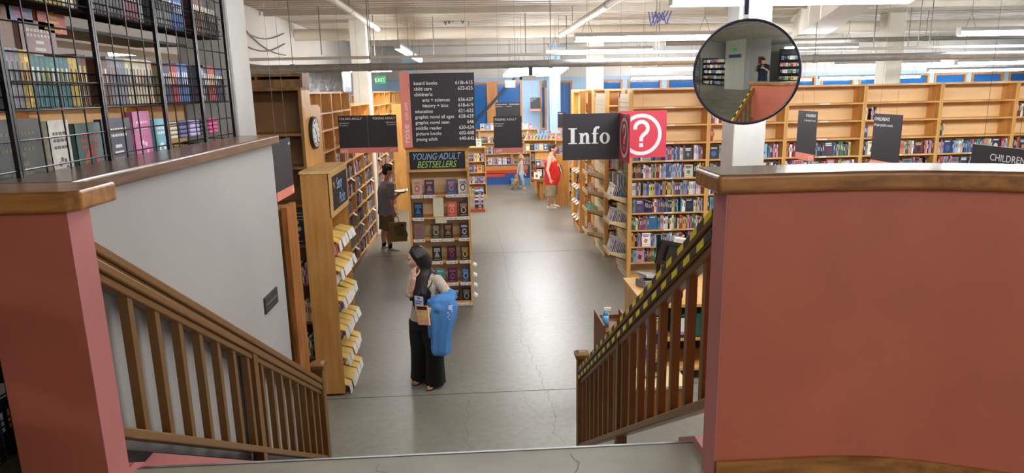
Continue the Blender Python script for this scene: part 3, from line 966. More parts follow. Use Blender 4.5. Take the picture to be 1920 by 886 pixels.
for k in range(4):
    o = MB().box(0, 0.06, -0.004, 0.12, 0, 0.03).build('side_card', CARD, None, loc=(-0.095, 9.9, 0.14 + 0.16 * k), rot=(0, 0.5, 0))
    tag(o, 'white card sticking out from the right side of the bestseller case', 'card', 'side cards of the bestseller case')
# young adult row running back behind the bestseller case (faces both aisles)
for i, y in enumerate((10.16, 11.5, 12.84)):
    for s, lab in ((0, 'facing the main aisle'), (1, 'facing the left aisle')):
        tt, CX = bookcase('bookcase', 'pine bookcase %s in the row behind the bestseller case, %s' % (lab, ORD[i]), -0.16 if s == 0 else -0.94, y if s == 0 else y + 1.33, pi / 2 if s == 0 else -pi / 2, 1.33, 2.36, 0.3, [0.1, 0.42, 0.75, 1.07, 1.4, 1.72, 2.04])
        for z in (0.1, 0.42, 0.75, 1.07, 1.4, 1.72):
            fill(CX, 0.03, 1.3, z, 0.28, ('lower', 'row behind the bestseller case'), full=0.95)

# ---- left wall row
LX = -2.27
lshelf = [0.12, 0.42, 0.74, 1.06, 1.38, 1.70, 2.02, 2.34, 2.66, 2.92]
for i, (y, w, h, lab) in enumerate(((8.05, 1.55, 3.2, 'left wall bookcase just behind the clock, largely hidden'), (9.62, 1.5, 3.2, 'tall left wall bookcase with empty top cubes'), (11.14, 1.6, 3.2, 'left wall bookcase behind the folded young adult sign'), (12.76, 2.3, 2.96, 'lower left wall bookcase before the white column'),
                             (15.75, 2.0, 3.2, 'left wall bookcase just beyond the white column'), (17.77, 2.2, 3.2, 'left wall bookcase beside the reading man'), (19.99, 2.0, 3.2, 'farthest left wall bookcase before the blue wall'))):
    div = [w / 2]
    t, C = bookcase('bookcase', lab, LX, y, pi / 2, w, h, 0.32, [z for z in lshelf if z < h - 0.1], divs=div, th=0.03, group='pine bookcases along the left wall')
    for k, z in enumerate(lshelf[:7]):
        if i == 0: continue
        if z > 1.9 and i < 3:
            if k > 6: continue
        for a, e in ((0.035, w / 2 - 0.02), (w / 2 + 0.02, w - 0.035)):
            fill(C, a, e, z, 0.3, (['bottom', 'second lowest', 'third lowest', 'fourth lowest', 'fifth lowest', 'sixth lowest', 'seventh lowest'][k], ['', 'case behind the end display', 'case under the young adult sign', 'case before the white column', 'case beyond the column', 'case beside the reading man', 'farthest left case'][i]),
                 full=rb.choice((0.9, 1, 0.8)) if z < 1.9 else rb.choice((0.3, 0.6, 0.8)), face_p=0.05, wts=[16, 16, 10, 4, 8, 9, 5, 3, 5, 8, 4, 2, 3, 4, 9, 6])
    if i in (1, 2, 3):
        fill(C, 0.04, 0.25, 2.34, 0.3, ('top', 'tall left wall case'), wts=[1, 1, 0, 0, 7, 2] + [0] * 9 + [1], face_p=0)
    if i > 3 or i in (2, 3):
        for k in range(5):
            for u in (0.2, w - 0.5):
                if (k + i) % 2: continue
                o = MB().prism([(0, -0.07, -0.05), (0, -0.068, -0.05), (0, 0.0, 0.003), (0, 0.0, 0.0)], (0.12, 0, 0)).build('shelf_card', CARD, None)
                o.matrix_world = C @ Tm(u, -0.002, lshelf[k + 1])
                tag(o, 'white card hanging from a shelf of the left wall bookcases', 'card', 'cards on the left wall bookcases')
b = MB(); b.box(0, 0.36, 0, 0.05, 0, 2.9)
tag(b.build('pine_end_board', PINE, None, loc=(-2.22, 18.6, 0)), 'tall narrow pine board closing the left row beside the directory sign', 'board')
# cube case glimpsed between the column and the directory
t, C = bookcase('bookcase', 'pine cube shelves beyond the left column, beside the salmon strip', -3.45, 19.6, 0, 1.15, 3.12, 0.3, [1.8, 2.12, 2.44, 2.76], divs=(0.38, 0.76))

# ---- slim pine display case at the left of the aisle, shelves facing the aisle
t = thing('end_display', 'slim knotty pine display case with chalkboard header and yellow cards', 'display case', (-1.77, 6.86, 0))
MB().box(0, 0.28, 0, 0.03, 0.03, 2.41).build('side_panel', PINEK, t)
MB().box(0, 0.28, 0.87, 0.90, 0.03, 2.41).build('side_panel', PINEK, t)
MB().box(0.0, 0.02, 0.03, 0.87, 0.03, 2.41).build('back_panel', PINE, t)
bevel(MB().box(-0.01, 0.31, -0.01, 0.91, 2.41, 2.44).build('top_panel', mat('pine_top', (232, 190, 126), 0.5, noise=0.1, nscale=3, stretch=(7, 1, 1)), t), 0.004)
MB().box(0.02, 0.25, 0.04, 0.86, 0.0, 0.05).build('plinth', DARKW, t)
MB().box(0.27, 0.30, 0.0, 0.90, 1.96, 2.41).build('header_board', mat('header_ply', (214, 170, 108), 0.5), t)
MB().box(0.30, 0.304, 0.06, 0.84, 2.02, 2.37).build('chalkboard', CHALK, t)
Mh = Matrix.Translation((0.304, 0.1, 2.22)) @ Matrix.Rotation(pi / 2, 4, 'Z')
text('Sexy', 0.17, CHB, t, Mh @ Tm(0.16, 0, 0), 0.006, shear=0.15, sx=0.9); text('Picks', 0.17, CHB, t, Mh @ Tm(0.26, 0, -0.17), 0.006, shear=0.15, sx=0.9)
text('YA', 0.11, mat('chalk_orange', (236, 170, 60), 0.8), t, Mh @ Tm(-0.02, 0, 0.02), 0.004, sx=0.8)
Cn = Matrix.Translation((-1.48, 6.89, 0)) @ Matrix.Rotation(pi / 2, 4, 'Z')   # u along +Y, faces +X
rows = [1.70, 1.38, 1.05, 0.73, 0.41, 0.10]
for i, z in enumerate(rows):
    MB().prism([(0.02, 0.03, z + 0.02), (0.28, 0.03, z - 0.05), (0.28, 0.03, z - 0.03), (0.02, 0.03, z + 0.04)], (0, 0.84, 0)).build('sloping_shelf', PINEH, t)
    for k in range(5):
        u = 0.005 + 0.168 * k
        o = MB()
        o.prism([(0, 0.10, 0.055), (0, 0.105, 0.045), (0, -0.035, -0.006), (0, -0.04, 0.004)], (0.138, 0, 0), 1)
        o.prism([(0, -0.035, 0.004), (0, -0.041, 0.003), (0, -0.06, -0.095), (0, -0.054, -0.095)], (0.138, 0, 0), 0)
        o = o.build('shelf_card', [CARD, CARDY], None)
        o.matrix_world = Cn @ Tm(u + rb.uniform(-0.004, 0.004), 0.0, z + rb.uniform(-0.006, 0.006), rb.uniform(-0.06, 0.06), rb.uniform(-0.12, 0.08), rb.uniform(-0.03, 0.03))
        tag(o, 'folded yellow and white card, %s row of the slim pine display' % RN[i], 'card', 'yellow cards, %s row of the slim display' % RN[i])
        nm, c = pick()
        if i == 0 and k > 1: continue
        add_book(Cn @ Tm(u + 0.005, 0.11, z + 0.01), 0.14, 0.21, 0.03, nm, (RN[i], 'slim pine display'), True, 0.22, k + 1)
# ---- dark back-to-back case beyond, with the wall clock on its lit side
t, C = bookcase('bookcase', 'tall dark brown bookcase with empty upper cell behind the white wall', -2.98, 7.22, 0, 1.20, 3.24, 0.36, [0.32, 0.73, 1.17, 1.60, 2.05, 2.45, 2.80], m=DARKW, ms=DARKW, mb=mat('dark_back', (128, 88, 44), 0.6, noise=0.1), th=0.03)
MB().box(1.2, 1.206, 0, 0.36, 0, 3.24).build('lit_tone_side', PINE, t)  # pale pine facing puts the light on this side into its colour
for k, z in enumerate([0.32, 0.73, 1.17]):
    fill(C, 0.62, 1.16, z, 0.3, (['lowest', 'second lowest', 'third lowest'][k], 'dark case left of slim display'), hmax=0.34, tmax=0.03, wts=[2, 6, 1, 1, 1, 8, 6, 6, 2, 2, 6, 5, 1, 1, 4, 1], face_p=0)
cover_book('large black photo book with a pale lemur face in the dark case', C @ Tm(0.80, 0.05, 1.605, 0, -0.08), 0.36, 0.40, 0.03, (34, 34, 36), (170, 168, 164), 2)
t2, C2 = bookcase('bookcase', 'shallow brown box shelf set on top of the dark case', -2.95, 7.24, 0, 1.19, 0.11, 0.3, [], m=DARKW, ms=DARKW, mb=DARKW, z=3.272, divs=(0.72,))
t, C = bookcase('bookcase', 'tall pine bookcase backing the dark one, clock on its side', -1.80, 8.03, pi, 1.2, 3.05, 0.42, [0.3, 0.8], th=0.03)
MB().box(0, 0.03, 0, 0.78, 0, 3.06).build('pine_end_board', PINE, None, loc=(-1.80, 7.24, 0))
tag([o for o in bpy.data.objects if o.name.startswith('pine_end_board')][-1], 'lit pine end panel on which the round clock hangs', 'panel')
t = thing('wall_clock', 'round black-rimmed clock on the pine end panel', 'clock', (-1.768, 7.55, 2.785), pi / 2)
b = MB(); n = 32
b.rod((0, 0, 0), (0, -0.035, 0), 0.175, n); b.build('case', BLACK, t)
MB().rod((0, -0.036, 0), (0, -0.039, 0), 0.150, n).build('dial', CARD, t)
q = MB()
for k in range(12):
    a = pi * k / 6; c = Vector((sin(a), 0, cos(a)))
    q.rod(c * 0.115 + Vector((0, -0.040, 0)), c * 0.138 + Vector((0, -0.040, 0)), 0.005, 5)
q.build('hour_mark', BLACK, t)
MB().rod((0, -0.041, 0), (-0.05, -0.041, 0.05), 0.005, 5).build('hour_hand', BLACK, t)
MB().rod((0, -0.042, 0), (0.02, -0.042, -0.11), 0.0035, 5).build('minute_hand', BLACK, t)
# ---- oak post ended case just beyond the white wall
t = thing('bookcase', 'oak-ended low bookcase starting beside the end of the white wall', 'bookcase', (-2.9, 4.9, 0))
MB().box(1.45, 1.48, 0, 0.27, 0, 2.38).build('side_panel', mat('dark_edge', (92, 56, 28), 0.5), t)
MB().box(1.48, 1.52, 0.0, 0.26, 0, 2.40).build('oak_facing', OAKP, t)
MB().box(0, 1.45, 0.0, 0.02, 0, 2.36).build('back_panel', DARKW, t)
MB().box(0, 0.03, 0, 0.27, 0, 2.38).build('side_panel', DARKW, t)
for z in (0.4, 0.8, 1.2, 1.6, 2.0, 2.36):
    MB().box(0.03, 1.45, 0.02, 0.27, z, z + 0.02).build('shelf', DARKW, t)
# ---- brightly lit pine cases seen through the grid
for i in range(4):
    x0 = -3.95 - 1.4 * (i + 1) + 0.0
    t, C = bookcase('bookcase', 'pine bookcase glimpsed through the wire grid, %s from the right' % ORD[i], x0 + 0.9, 9.0, 0, 1.38, 3.1, 0.32, LSH[3:9], group='pine cases behind the wire grid', m=PINE)

# ---- far zone
t = thing('reading_stage', 'low blue carpeted stage with stepped red and orange band', 'stage', (0.20, 23.25, 0))
MB().box(0, 2.3, 0, 1.6, 0, 0.62).build('blue_base', mat('stage_blue', (50, 90, 160), 0.7, noise=0.08), t)
o = MB(); o.box(-0.0, 1.6, -0.012, 0, 0.38, 0.62); o.box(-0.0, 0.8, -0.012, 0, 0.27, 0.4)
o.build('red_band', mat('stage_red', (196, 74, 58), 0.7), t)
MB().box(0, 1.6, -0.02, -0.012, 0.5, 0.64).build('orange_band', mat('stage_orange', (206, 136, 50), 0.7), t)
MB().box(1.0, 2.3, -0.25, 0.0, 0, 0.2).build('light_step', mat('stage_light', (90, 160, 200), 0.7), t)
MB().box(2.0, 2.9, -0.3, 0.3, 0, 0.32).build('bright_step', mat('stage_cyan', (50, 150, 210), 0.7), t)
for i, (x, w) in enumerate(((-1.0, 1.15), (0.17, 1.1), (1.29, 0.9))):
    t, C = bookcase('bookcase', ['low bookcase under the far window, behind directory', 'low bookcase on the blue stage under the far window', 'low bookcase at the right end of the blue stage'][i], x, 23.7, 0, w, 1.2, 0.3, [0.03, 0.40, 0.78], z=0.63 if i else 0.0 + 0.63, plinth=0.03)
    for k, z in enumerate((0.03, 0.40, 0.78)):
        fill(C, 0.03, w - 0.03, z, 0.28, (['bottom', 'middle', 'upper'][k], 'far window case'), wts=[6, 4, 8, 6, 8, 10, 8, 4, 4, 3, 6, 6, 4, 8, 4, 4])
    fill(C, 0.03, w - 0.03, 1.23, 0.25, ('top', 'far window case'), faces_only=True, wts=[1, 0, 3, 4, 3, 8, 8, 3, 3, 1, 4, 8, 3, 1, 1, 1])
MB().box(-0.0, 1.2, 0.0, 0.4, 0, 0.6).build('plinth', PINE, None, loc=(-1.02, 23.65, 0.02)).name = 'window_bench'
tag(bpy.data.objects['window_bench'], 'low pine bench carrying the far left window bookcase', 'bench')
# small freestanding case and stack left of the far aisle
t, C = bookcase('bookcase', 'small pine bookcase between the bestseller case and the blue stage', -0.55, 20.6, 0, 0.86, 1.5, 0.34, [0.08, 0.42, 0.76, 1.1], plinth=0.06)
for k, z in enumerate((0.08, 0.42, 0.76, 1.1)):
    fill(C, 0.03, 0.83, z, 0.28, (['bottom', 'second', 'third', 'upper'][k], 'small far case'))
fill(C, 0.03, 0.83, 1.53, 0.25, ('top', 'small far case'), faces_only=True, wts=[1, 0, 3, 4, 3, 8, 8, 3, 3, 1, 4, 8, 3, 1, 1, 1])
b = MB(); b.box(0, 0.5, 0, 0.4, 0, 0.08)
tag(b.build('low_platform', mat('cherry', (150, 84, 48), 0.4), None, loc=(-0.28, 17.9, 0)), 'low reddish wooden platform under a book pile', 'platform')
for k in range(12):
    nm, c = pick(w=[5, 6, 3, 2, 4, 4, 2, 1, 2, 6, 2, 0, 0, 2, 4, 4])
    M = Tm(-0.05 + rb.uniform(-0.01, 0.01), 17.95, 0.08 + 0.042 * k) @ Matrix(((0, 0, 1, 0), (0, 1, 0, 0), (-1, 0, 0, 0.04), (0, 0, 0, 1)))
    add_book(M, 0.04, 0.23, 0.18, nm, ('pile', 'low platform pile'), False, 0, k + 1)
# tables of picture books right of the aisle
WT = mat('table_wood', (168, 104, 52), 0.4, noise=0.2, nscale=3, stretch=(1, 6, 1))
t = thing('display_table', 'round-edged wooden display table behind the man in red', 'table', (2.2, 20.0, 0))
n = 8
MB().prism([(0.62 * cos(2 * pi * k / n + 0.4), 0.55 * sin(2 * pi * k / n + 0.4), 0.56) for k in range(n)], (0, 0, 0.06)).build('tabletop', WT, t)
for a in (0.6, 2.4, 4.0, 5.4):
    MB().box(-0.05, 0.05, -0.05, 0.05, 0, 0.56, M=Tm(0.42 * cos(a), 0.38 * sin(a), 0)).build('leg', PINEK, t)
t2, Ct = bookcase('riser', 'two-tier wooden riser of picture books on the round-edged table', 1.78, 19.95, 0, 0.9, 0.30, 0.36, [0.05], z=0.625, m=WT, ms=WT, mb=WT, plinth=0.03)
fill(Ct, 0.03, 0.87, 0.05, 0.28, ('lower', 'far table riser'), faces_only=True, wts=[1, 0, 3, 4, 3, 12, 8, 3, 3, 1, 6, 8, 3, 1, 3, 1])
fill(Ct, 0.0, 0.9, 0.335, 0.28, ('upper', 'far table riser'), faces_only=True, wts=[1, 0, 3, 4, 3, 8, 8, 3, 3, 1, 6, 8, 3, 1, 3, 1])
Cf = Matrix.Translation((2.2, 20, 0.62))
for k, (x, y) in enumerate(((-0.42, -0.3), (-0.15, -0.42), (0.12, -0.42), (0.38, -0.25))):
    nm, c = pick(w=[1, 0, 3, 4, 3, 12, 8, 3, 3, 1, 6, 8, 3, 1, 3, 1])
    add_book(Cf @ Tm(x - 0.07, y, 0.004, 0, -0.5), 0.17, 0.22, 0.02, nm, ('table', 'far table front'), True, 0, k + 1)
t, C = bookcase('bookcase', 'stepped children\'s bookcase beyond the girl with colourful upright books', 1.85, 22.9, -0.1, 1.3, 1.55, 0.34, [0.1, 0.5, 0.85, 1.2], th=0.03)
for k, z in enumerate((0.1, 0.5, 0.85, 1.2)):
    fill(C, 0.03, 1.27, z, 0.28, ('far', 'children case beyond the girl'), wts=[2, 1, 8, 8, 8, 8, 3, 9, 5, 3, 6, 7, 6, 1, 3, 1])
t, C = bookcase('book_rack', 'slanting pine rack of leaning picture books above the far table', 1.5, 20.9, -0.1, 1.0, 0.34, 0.34, [0.04], z=1.32, plinth=0.02)
MB().box(0.35, 0.9, 0.1, 0.3, -1.32, 0.0).build('stand', PINE, t)
for k in range(9):
    nm, c = pick(w=[2, 1, 8, 8, 8, 8, 3, 9, 5, 3, 6, 7, 6, 1, 3, 1])
    add_book(C @ Tm(0.04 + 0.1 * k, 0.05, 0.375) @ Matrix.Rotation(0.32, 4, 'Y'), 0.03, 0.27, 0.2, nm, ('top', 'leaning far rack'), False, 0, k + 1)
for k in range(6):
    nm, c = pick()
    add_book(C @ Tm(0.06 + 0.14 * k, 0.03, 0.045), 0.12, 0.2, 0.03, nm, ('inside', 'leaning far rack'), True, 0.1, k + 1)
# bookcase with pine side behind the man in red
b, C = bookcase('bookcase', 'pine bookcase whose broad side stands behind the man in red', 2.58, 18.62, 0, 0.9, 2.05, 0.32, [0.1, 0.42, 0.75, 1.07, 1.4, 1.72], th=0.03)
MB().box(-0.36, 0.0, 0, 0.03, 0, 1.42).build('broad_side', PINEK, b)
for z in (0.1, 0.42, 0.75, 1.07, 1.4, 1.72):
    fill(C, 0.03, 0.87, z, 0.28, ('lower', 'case behind the man in red'), face_p=0.1)
t, C = bookcase('bookcase', 'pine case of face-out children\'s books before the blue column', 2.35, 21.3, 0, 1.2, 1.6, 0.32, [0.4, 0.8, 1.2], th=0.03)
for z in (0.8, 1.2):
    fill(C, 0.03, 1.17, z, 0.28, ('upper', 'case before blue column'), face_p=0.4)
fill(C, 0.03, 1.17, 1.63, 0.28, ('top', 'case before blue column'), faces_only=True, wts=[1, 0, 3, 4, 3, 12, 8, 3, 3, 1, 6, 8, 3, 1, 3, 1])
# ================================================================== STAIR RAILINGS
def zr(y): return 2.735 - 0.622 * (y - 2.33)


def railing(name, label, X, side, taped):
    t = thing(name, label, 'railing', (X, 2.3, 0))
    Y0, Y1 = (2.305, 5.27) if X < 0 else (2.245, 5.27)
    def bar(za, zb, w, nm, m, x=0.0):
        b = MB()
        b.prism([(x - w / 2, Y0 - 2.3, zr(Y0) + za), (x - w / 2, Y1 - 2.3, zr(Y1) + za), (x - w / 2, Y1 - 2.3, zr(Y1) + zb), (x - w / 2, Y0 - 2.3, zr(Y0) + zb)], (w, 0, 0))
        o = b.build(nm, m, t); bevel(o, 0.007, 2); return o
    bar(-0.045, 0.0, 0.082, 'handrail', STAIR)
    bar(-0.062, -0.045, 0.058, 'handrail_groove', STAIR)
    bar(-0.105, -0.062, 0.074, 'under_rail', STAIR)
    bar(-0.145, -0.105, 0.05, 'fillet_rail', STAIR)
    bar(-0.745, -0.70, 0.07, 'shoe_rail', STAIR)
    ym, ye = 3.80, 5.27
    n = 8
    ys = [2.36 + (ym - 0.08 - 2.36) * k / (n - 1) - 0.0 for k in range(n)] + [ym + 0.14 + (ye - 0.09 - ym - 0.14) * k / 7 for k in range(8)]
    for y in ys:
        w = 0.036
        o = MB().box(-w / 2, w / 2, y - w / 2 - 2.3, y + w / 2 - 2.3, zr(y) - 0.715, zr(y) - 0.12).build('baluster', STAIRV, t)
    o = MB().box(-0.032, 0.032, ym - 0.03 - 2.3, ym + 0.035 - 2.3, zr(ym) - 1.0, zr(ym) - 0.08).build('newel_post', STAIRV, t)
    o = MB().box(-0.045, 0.045, ye - 2.3, ye + 0.09 - 2.3, 0, 0.99).build('newel_post', STAIRV, t); bevel(o, 0.006)
    b = MB(); b.box(-0.062, 0.062, ye - 0.017 - 2.3, ye + 0.107 - 2.3, 0.985, 1.02)
    b.loft([[(sx * w, ye + 0.045 - 2.3 + sy * w, z) for sx, sy in ((-1, -1), (1, -1), (1, 1), (-1, 1))] for w, z in ((0.055, 1.02), (0.03, 1.038))])
    bevel(b.build('newel_cap', STAIRV, t), 0.004)
    if taped:
        for x0, x1, ph in ((-0.04, -0.014, 0), (-0.0405, -0.039, 1)):
            b = MB(); L = Y1 - Y0; m = 40
            for k in range(m):
                a, e = Y0 + L * k / m, Y0 + L * (k + 1) / m
                z1, z2 = (0.0012, 0.0025) if ph == 0 else (-0.102, -0.072)
                b.prism([(x0, a - 2.3, zr(a) + z1), (x0, e - 2.3, zr(e) + z1), (x0, e - 2.3, zr(e) + z2), (x0, a - 2.3, zr(a) + z2)], (x1 - x0, 0, 0), (k + ph) % 2)
                if ph == 0:
                    b.prism([(x0 - 0.0025, a - 2.3, zr(a) - 0.026), (x0 - 0.0025, e - 2.3, zr(e) - 0.026), (x0 - 0.0025, e - 2.3, zr(e) + z2), (x0 - 0.0025, a - 2.3, zr(a) + z2)], (0.0015, 0, 0), (k + ph) % 2)
            b.build('hazard_tape', [YEL, TBLK], t)
    return t


railing('stair_railing', 'oak stair railing along the white wall at the left', -1.36, -1, False)
railing('stair_railing', 'oak stair railing at the right with yellow and black tape on its handrail', 0.85, 1, True)
# handrail-side stringer of the left flight in the shade
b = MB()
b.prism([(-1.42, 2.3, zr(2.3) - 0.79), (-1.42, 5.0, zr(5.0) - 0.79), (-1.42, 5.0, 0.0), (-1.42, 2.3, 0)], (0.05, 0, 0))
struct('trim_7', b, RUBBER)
# dark outlet plate on the white wall
t = thing('wall_plaque', 'small dark plaque fixed on the white wall above the left railing', 'plaque', (-1.42, 4.46, 1.84), pi / 2)
MB().box(-0.14, 0.14, -0.012, 0, -0.055, 0.055).build('plate', mat('plaque', (52, 50, 48), 0.4), t)
b = MB()
for k in range(14): b.box(-0.11 + 0.016 * k, -0.10 + 0.016 * k, -0.013, -0.012, -0.006, 0.008)
b.build('relief', mat('plaque_relief', (110, 108, 104), 0.5), t)

# ================================================================== WIRE GRID WITH BOOKS
GX = -1.64
t = thing('wire_grid', 'black wire grid panels standing behind the oak cap at upper left', 'wire grid', (GX, 1.3, 0))
ye = 4.76
pan = [(1.32, 2.52), (2.52, 3.14), (3.14, 3.74), (3.74, 4.25), (4.25, 4.76)]
for i, (a, e) in enumerate(pan):
    b = MB()
    for y in (a + 0.008, e - 0.008):
        b.box(-0.008, 0.008, y - 0.006 - 1.3, y + 0.006 - 1.3, 1.82, 4.25)
    b.build('upright', BLACKM, t)
    b = MB(); n = max(3, round((e - a) / 0.14)); 
    for k in range(1, n):
        y = a + (e - a) * k / n - 1.3
        b.rod((0, y, 1.85), (0, y, 4.25), 0.0034, 5)
    z = 1.9
    while z < 4.25:
        b.rod((0, a - 1.3, z), (0, e - 1.3, z), 0.0034, 5); z += 0.105
    b.build('mesh_panel', BLACKM, t)


def basket(label, y0, y1, z, dep=0.16, h=0.14):
    t = thing('wire_basket', label, 'wire basket', (GX - 0.012, y0, z))
    b = MB(); L = y1 - y0
    for zz in (0, h * 0.33, h * 0.66, h):
        b.rod((-0.006, 0, zz), (-0.006, L, zz), 0.003, 5); b.rod((-dep, 0, zz), (-dep, L, zz), 0.003, 5)
        for y in (0, L): b.rod((-0.006, y, zz), (-dep, y, zz), 0.003, 5)
    k = 0.0
    while k <= L:
        b.rod((-0.006, k, 0), (-0.006, k, h), 0.0022, 4); b.rod((-0.006, k, 0), (-dep, k, 0), 0.0022, 4); b.rod((-dep, k, 0), (-dep, k, h), 0.0022, 4); k += 0.03
    b.build('wires', BLACKM, t)


rg = random.Random(5)


def basket_books(y0, y1, z, where, seq, hb=0.215, t0=0.030):
    y = y0 + 0.01; n = 0
    C = Matrix.Translation((GX - 0.022, 0, z + 0.006)) @ Matrix.Rotation(pi / 2, 4, 'Z')   # u along +Y, spine toward the stairs
    for nm, cnt in seq:
        t_ = t0 * rg.uniform(0.85, 1.15); h = hb * rg.uniform(0.9, 1.03); c = PALD.get(nm, (128, 128, 128)); j = rg.uniform(0.85, 1.1)
        c = tuple(min(255, v * j) for v in c)
        for _ in range(cnt):
            if y + t_ > y1: return
            n += 1
            add_book(C @ Tm(y, 0, 0), t_ - 0.0015, h, 0.13, nm, where, False, 0, n, pr=3, col=c)
            y += t_


seqm = [('grey', 3), ('yellow', 2), ('teal', 8), ('yellow', 2), ('brown', 4), ('grey', 6), ('cream', 9), ('navy', 3), ('red', 4), ('blue', 5), ('grey', 3), ('black', 2), ('red', 4), ('navy', 4), ('yellow', 3), ('teal', 5), ('white', 2), ('grey', 3), ('black', 2), ('white', 4), ('navy', 3), ('grey', 9)]
seqt = [('grey', 3), ('black', 2), ('yellow', 8), ('cream', 3), ('black', 10), ('maroon', 6), ('grey', 8), ('blue', 6), ('brown', 6), ('black', 9), ('white', 3), ('grey', 8), ('navy', 8), ('grey', 9)]
for i, (a, e) in enumerate(pan):
    nmz = ['nearest', 'second', 'third', 'fourth', 'farthest'][i]
    for z, zn in ((3.165, 'middle'), (3.565, 'top')) + (((2.78, 'low'),) if True else ()) + (((2.38, 'lower'), (1.98, 'lowest')) if i == 0 else ()):
        basket('black wire basket of books, %s tier, %s grid panel' % (zn, nmz), a + 0.03, e - 0.03, z)
basket_books(1.4, 2.49, 3.165, ('middle', 'first grid basket'), [('grey', 6), ('white', 8), ('navy', 6), ('green', 8), ('orange', 4), ('black', 20)])
so = 0
allm = [(nm, 1) for nm, c in seqm for _ in range(c)]
allt = [(nm, 1) for nm, c in seqt for _ in range(c)]


def spread(seq, z, tier, hb):
    k = 0
    for i, (a, e) in enumerate(pan[1:]):
        nmz = ['second', 'third', 'fourth', 'farthest'][i]
        n = int((e - a - 0.09) / 0.0305); part = seq[k:k + n]; k += n
        runs_ = []
        for nm, _ in part:
            if runs_ and runs_[-1][0] == nm: runs_[-1][1] += 1
            else: runs_.append([nm, 1])
        basket_books(a + 0.04, e - 0.04, z, (tier, nmz + ' grid basket'), runs_, hb)


spread(allm, 3.165, 'middle', 0.21)
spread(allt, 3.565, 'top', 0.21)
for z in (2.38, 1.98):
    basket_books(1.4, 2.4, z, ('lower', 'grid basket by the pink pillar'), [('black', 9), ('navy', 5), ('grey', 6), ('black', 12), ('brown', 6)])
# big face-out books and cards in the baskets (faces to the stairs)
Cg = Matrix.Translation((GX - 0.05, 0, 0)) @ Matrix.Rotation(pi / 2, 4, 'Z')
FB = [(2.46, 2.955 - 0.17, 0.30, 0.34, (44, 50, 42), (90, 96, 70), 'dark green natural history book low in the grid basket'), (2.80, 2.78, 0.14, 0.33, (216, 212, 200), (90, 86, 80), 'white book with drawn faces low in the grid'),
      (2.98, 2.78, 0.2, 0.31, (60, 96, 92), (200, 70, 60), 'teal book with red shapes low in the grid'), (3.19, 2.78, 0.26, 0.32, (52, 56, 86), (220, 214, 196), 'indigo dinosaur book with egg motifs low in the grid'),
      (3.48, 2.78, 0.18, 0.345, (206, 116, 164), (240, 200, 220), 'bright pink book standing low in the grid'), (3.70, 2.78, 0.14, 0.30, (110, 184, 200), (230, 240, 240), 'sky blue book low in the grid basket'),
      (2.20, 2.78, 0.2, 0.36, (40, 110, 170), (120, 180, 220), 'blue book at the left edge low in the grid')]
for k, (y, z, w, h, c, mo, lab) in enumerate(FB):
    cover_book(lab, Cg @ Tm(y, 0, z + 0.006), w, h, 0.03, c, mo, (k + 1) % 3)
for k, (y, w, c, lab) in enumerate(((3.88, 0.2, (200, 190, 170), 'folded cream t-shirt'), (4.1, 0.12, (108, 110, 150), 'folded slate blue shirt'), (4.24, 0.16, (176, 164, 200), 'folded lilac shirt'), (4.42, 0.12, (90, 96, 100), 'folded grey shirt'), (4.55, 0.15, (204, 92, 140), 'folded pink shirt'), (3.0, 0.24, (196, 186, 164), 'folded pale shirt'))):
    b = MB()
    for q in range(4): b.box(0, w, 0.035 + 0.0 * q, 0.14, 0.30 + -0.13 + 0.025 * q - 0.16, 0.30 - 0.108 + 0.025 * q - 0.16)
    o = bevel(b.build('folded_shirt', mat('cloth_%d' % k, c, 0.9, bump=0.4, nscale=12), None), 0.01, 3)
    o.matrix_world = Cg @ Tm(y, 0, 2.79 + 0.16)
    tag(o, '%s pile in the low wire basket' % lab, 'shirt')
for (y, z, w, h, c, mo, lab) in ((2.66, 3.40, 0.22, 0.22, (128, 92, 60), (150, 110, 80), 'brown boxed set standing on the middle basket'), (2.92, 3.33, 0.24, 0.24, (150, 118, 118), (214, 206, 196), 'dusty pink book with white label on the middle tier'),
                            (2.52, 3.52, 0.1, 0.26, (212, 208, 200), (150, 150, 150), 'white notice card at the top left of the grid'), (2.66, 3.60, 0.17, 0.17, (220, 150, 60), (120, 60, 50), 'orange illustrated book at the top left of the grid'),
                            (2.86, 3.56, 0.16, 0.17, (110, 150, 190), (226, 120, 150), 'blue and pink book at the top of the grid'), (3.05, 3.53, 0.2, 0.17, (206, 90, 50), (236, 190, 80), 'orange red book at the top of the grid')):
    cover_book(lab, Cg @ Tm(y, 0.12, z - 0.05), w, h, 0.03, c, mo, 1)
# shelf board behind the top basket
tag(MB().box(-0.35, -0.03, 0, 2.0, -0.012, 0).build('metal_tray', mat('tray_metal', (60, 62, 60), 0.5, metal=0.4), None, loc=(GX - 0.2, 2.7, 3.53)), 'dark metal tray shelf behind the top wire baskets', 'shelf')

t = thing('low_cabinet', 'added black cabinet standing in for dark racks and clothing, lower left', 'cabinet', (-2.55, 2.2, LZ))  # dark filler added here in place of wire racks and clothing
CBK = mat('cabinet_black', (26, 26, 28), 0.6)
MB().box(0, 0.55, 0, 2.2, 0, 0.72).build('cabinet_body', CBK, t)
MB().box(-0.02, 0.57, -0.02, 2.22, 0.72, 0.75).build('cabinet_top', mat('cabinet_top_grey', (60, 58, 56), 0.5), t)
for k in range(4): MB().box(0.55, 0.565, 0.04 + 0.54 * k, 0.54 + 0.54 * k, 0.06, 0.68).build('door', CBK, t)

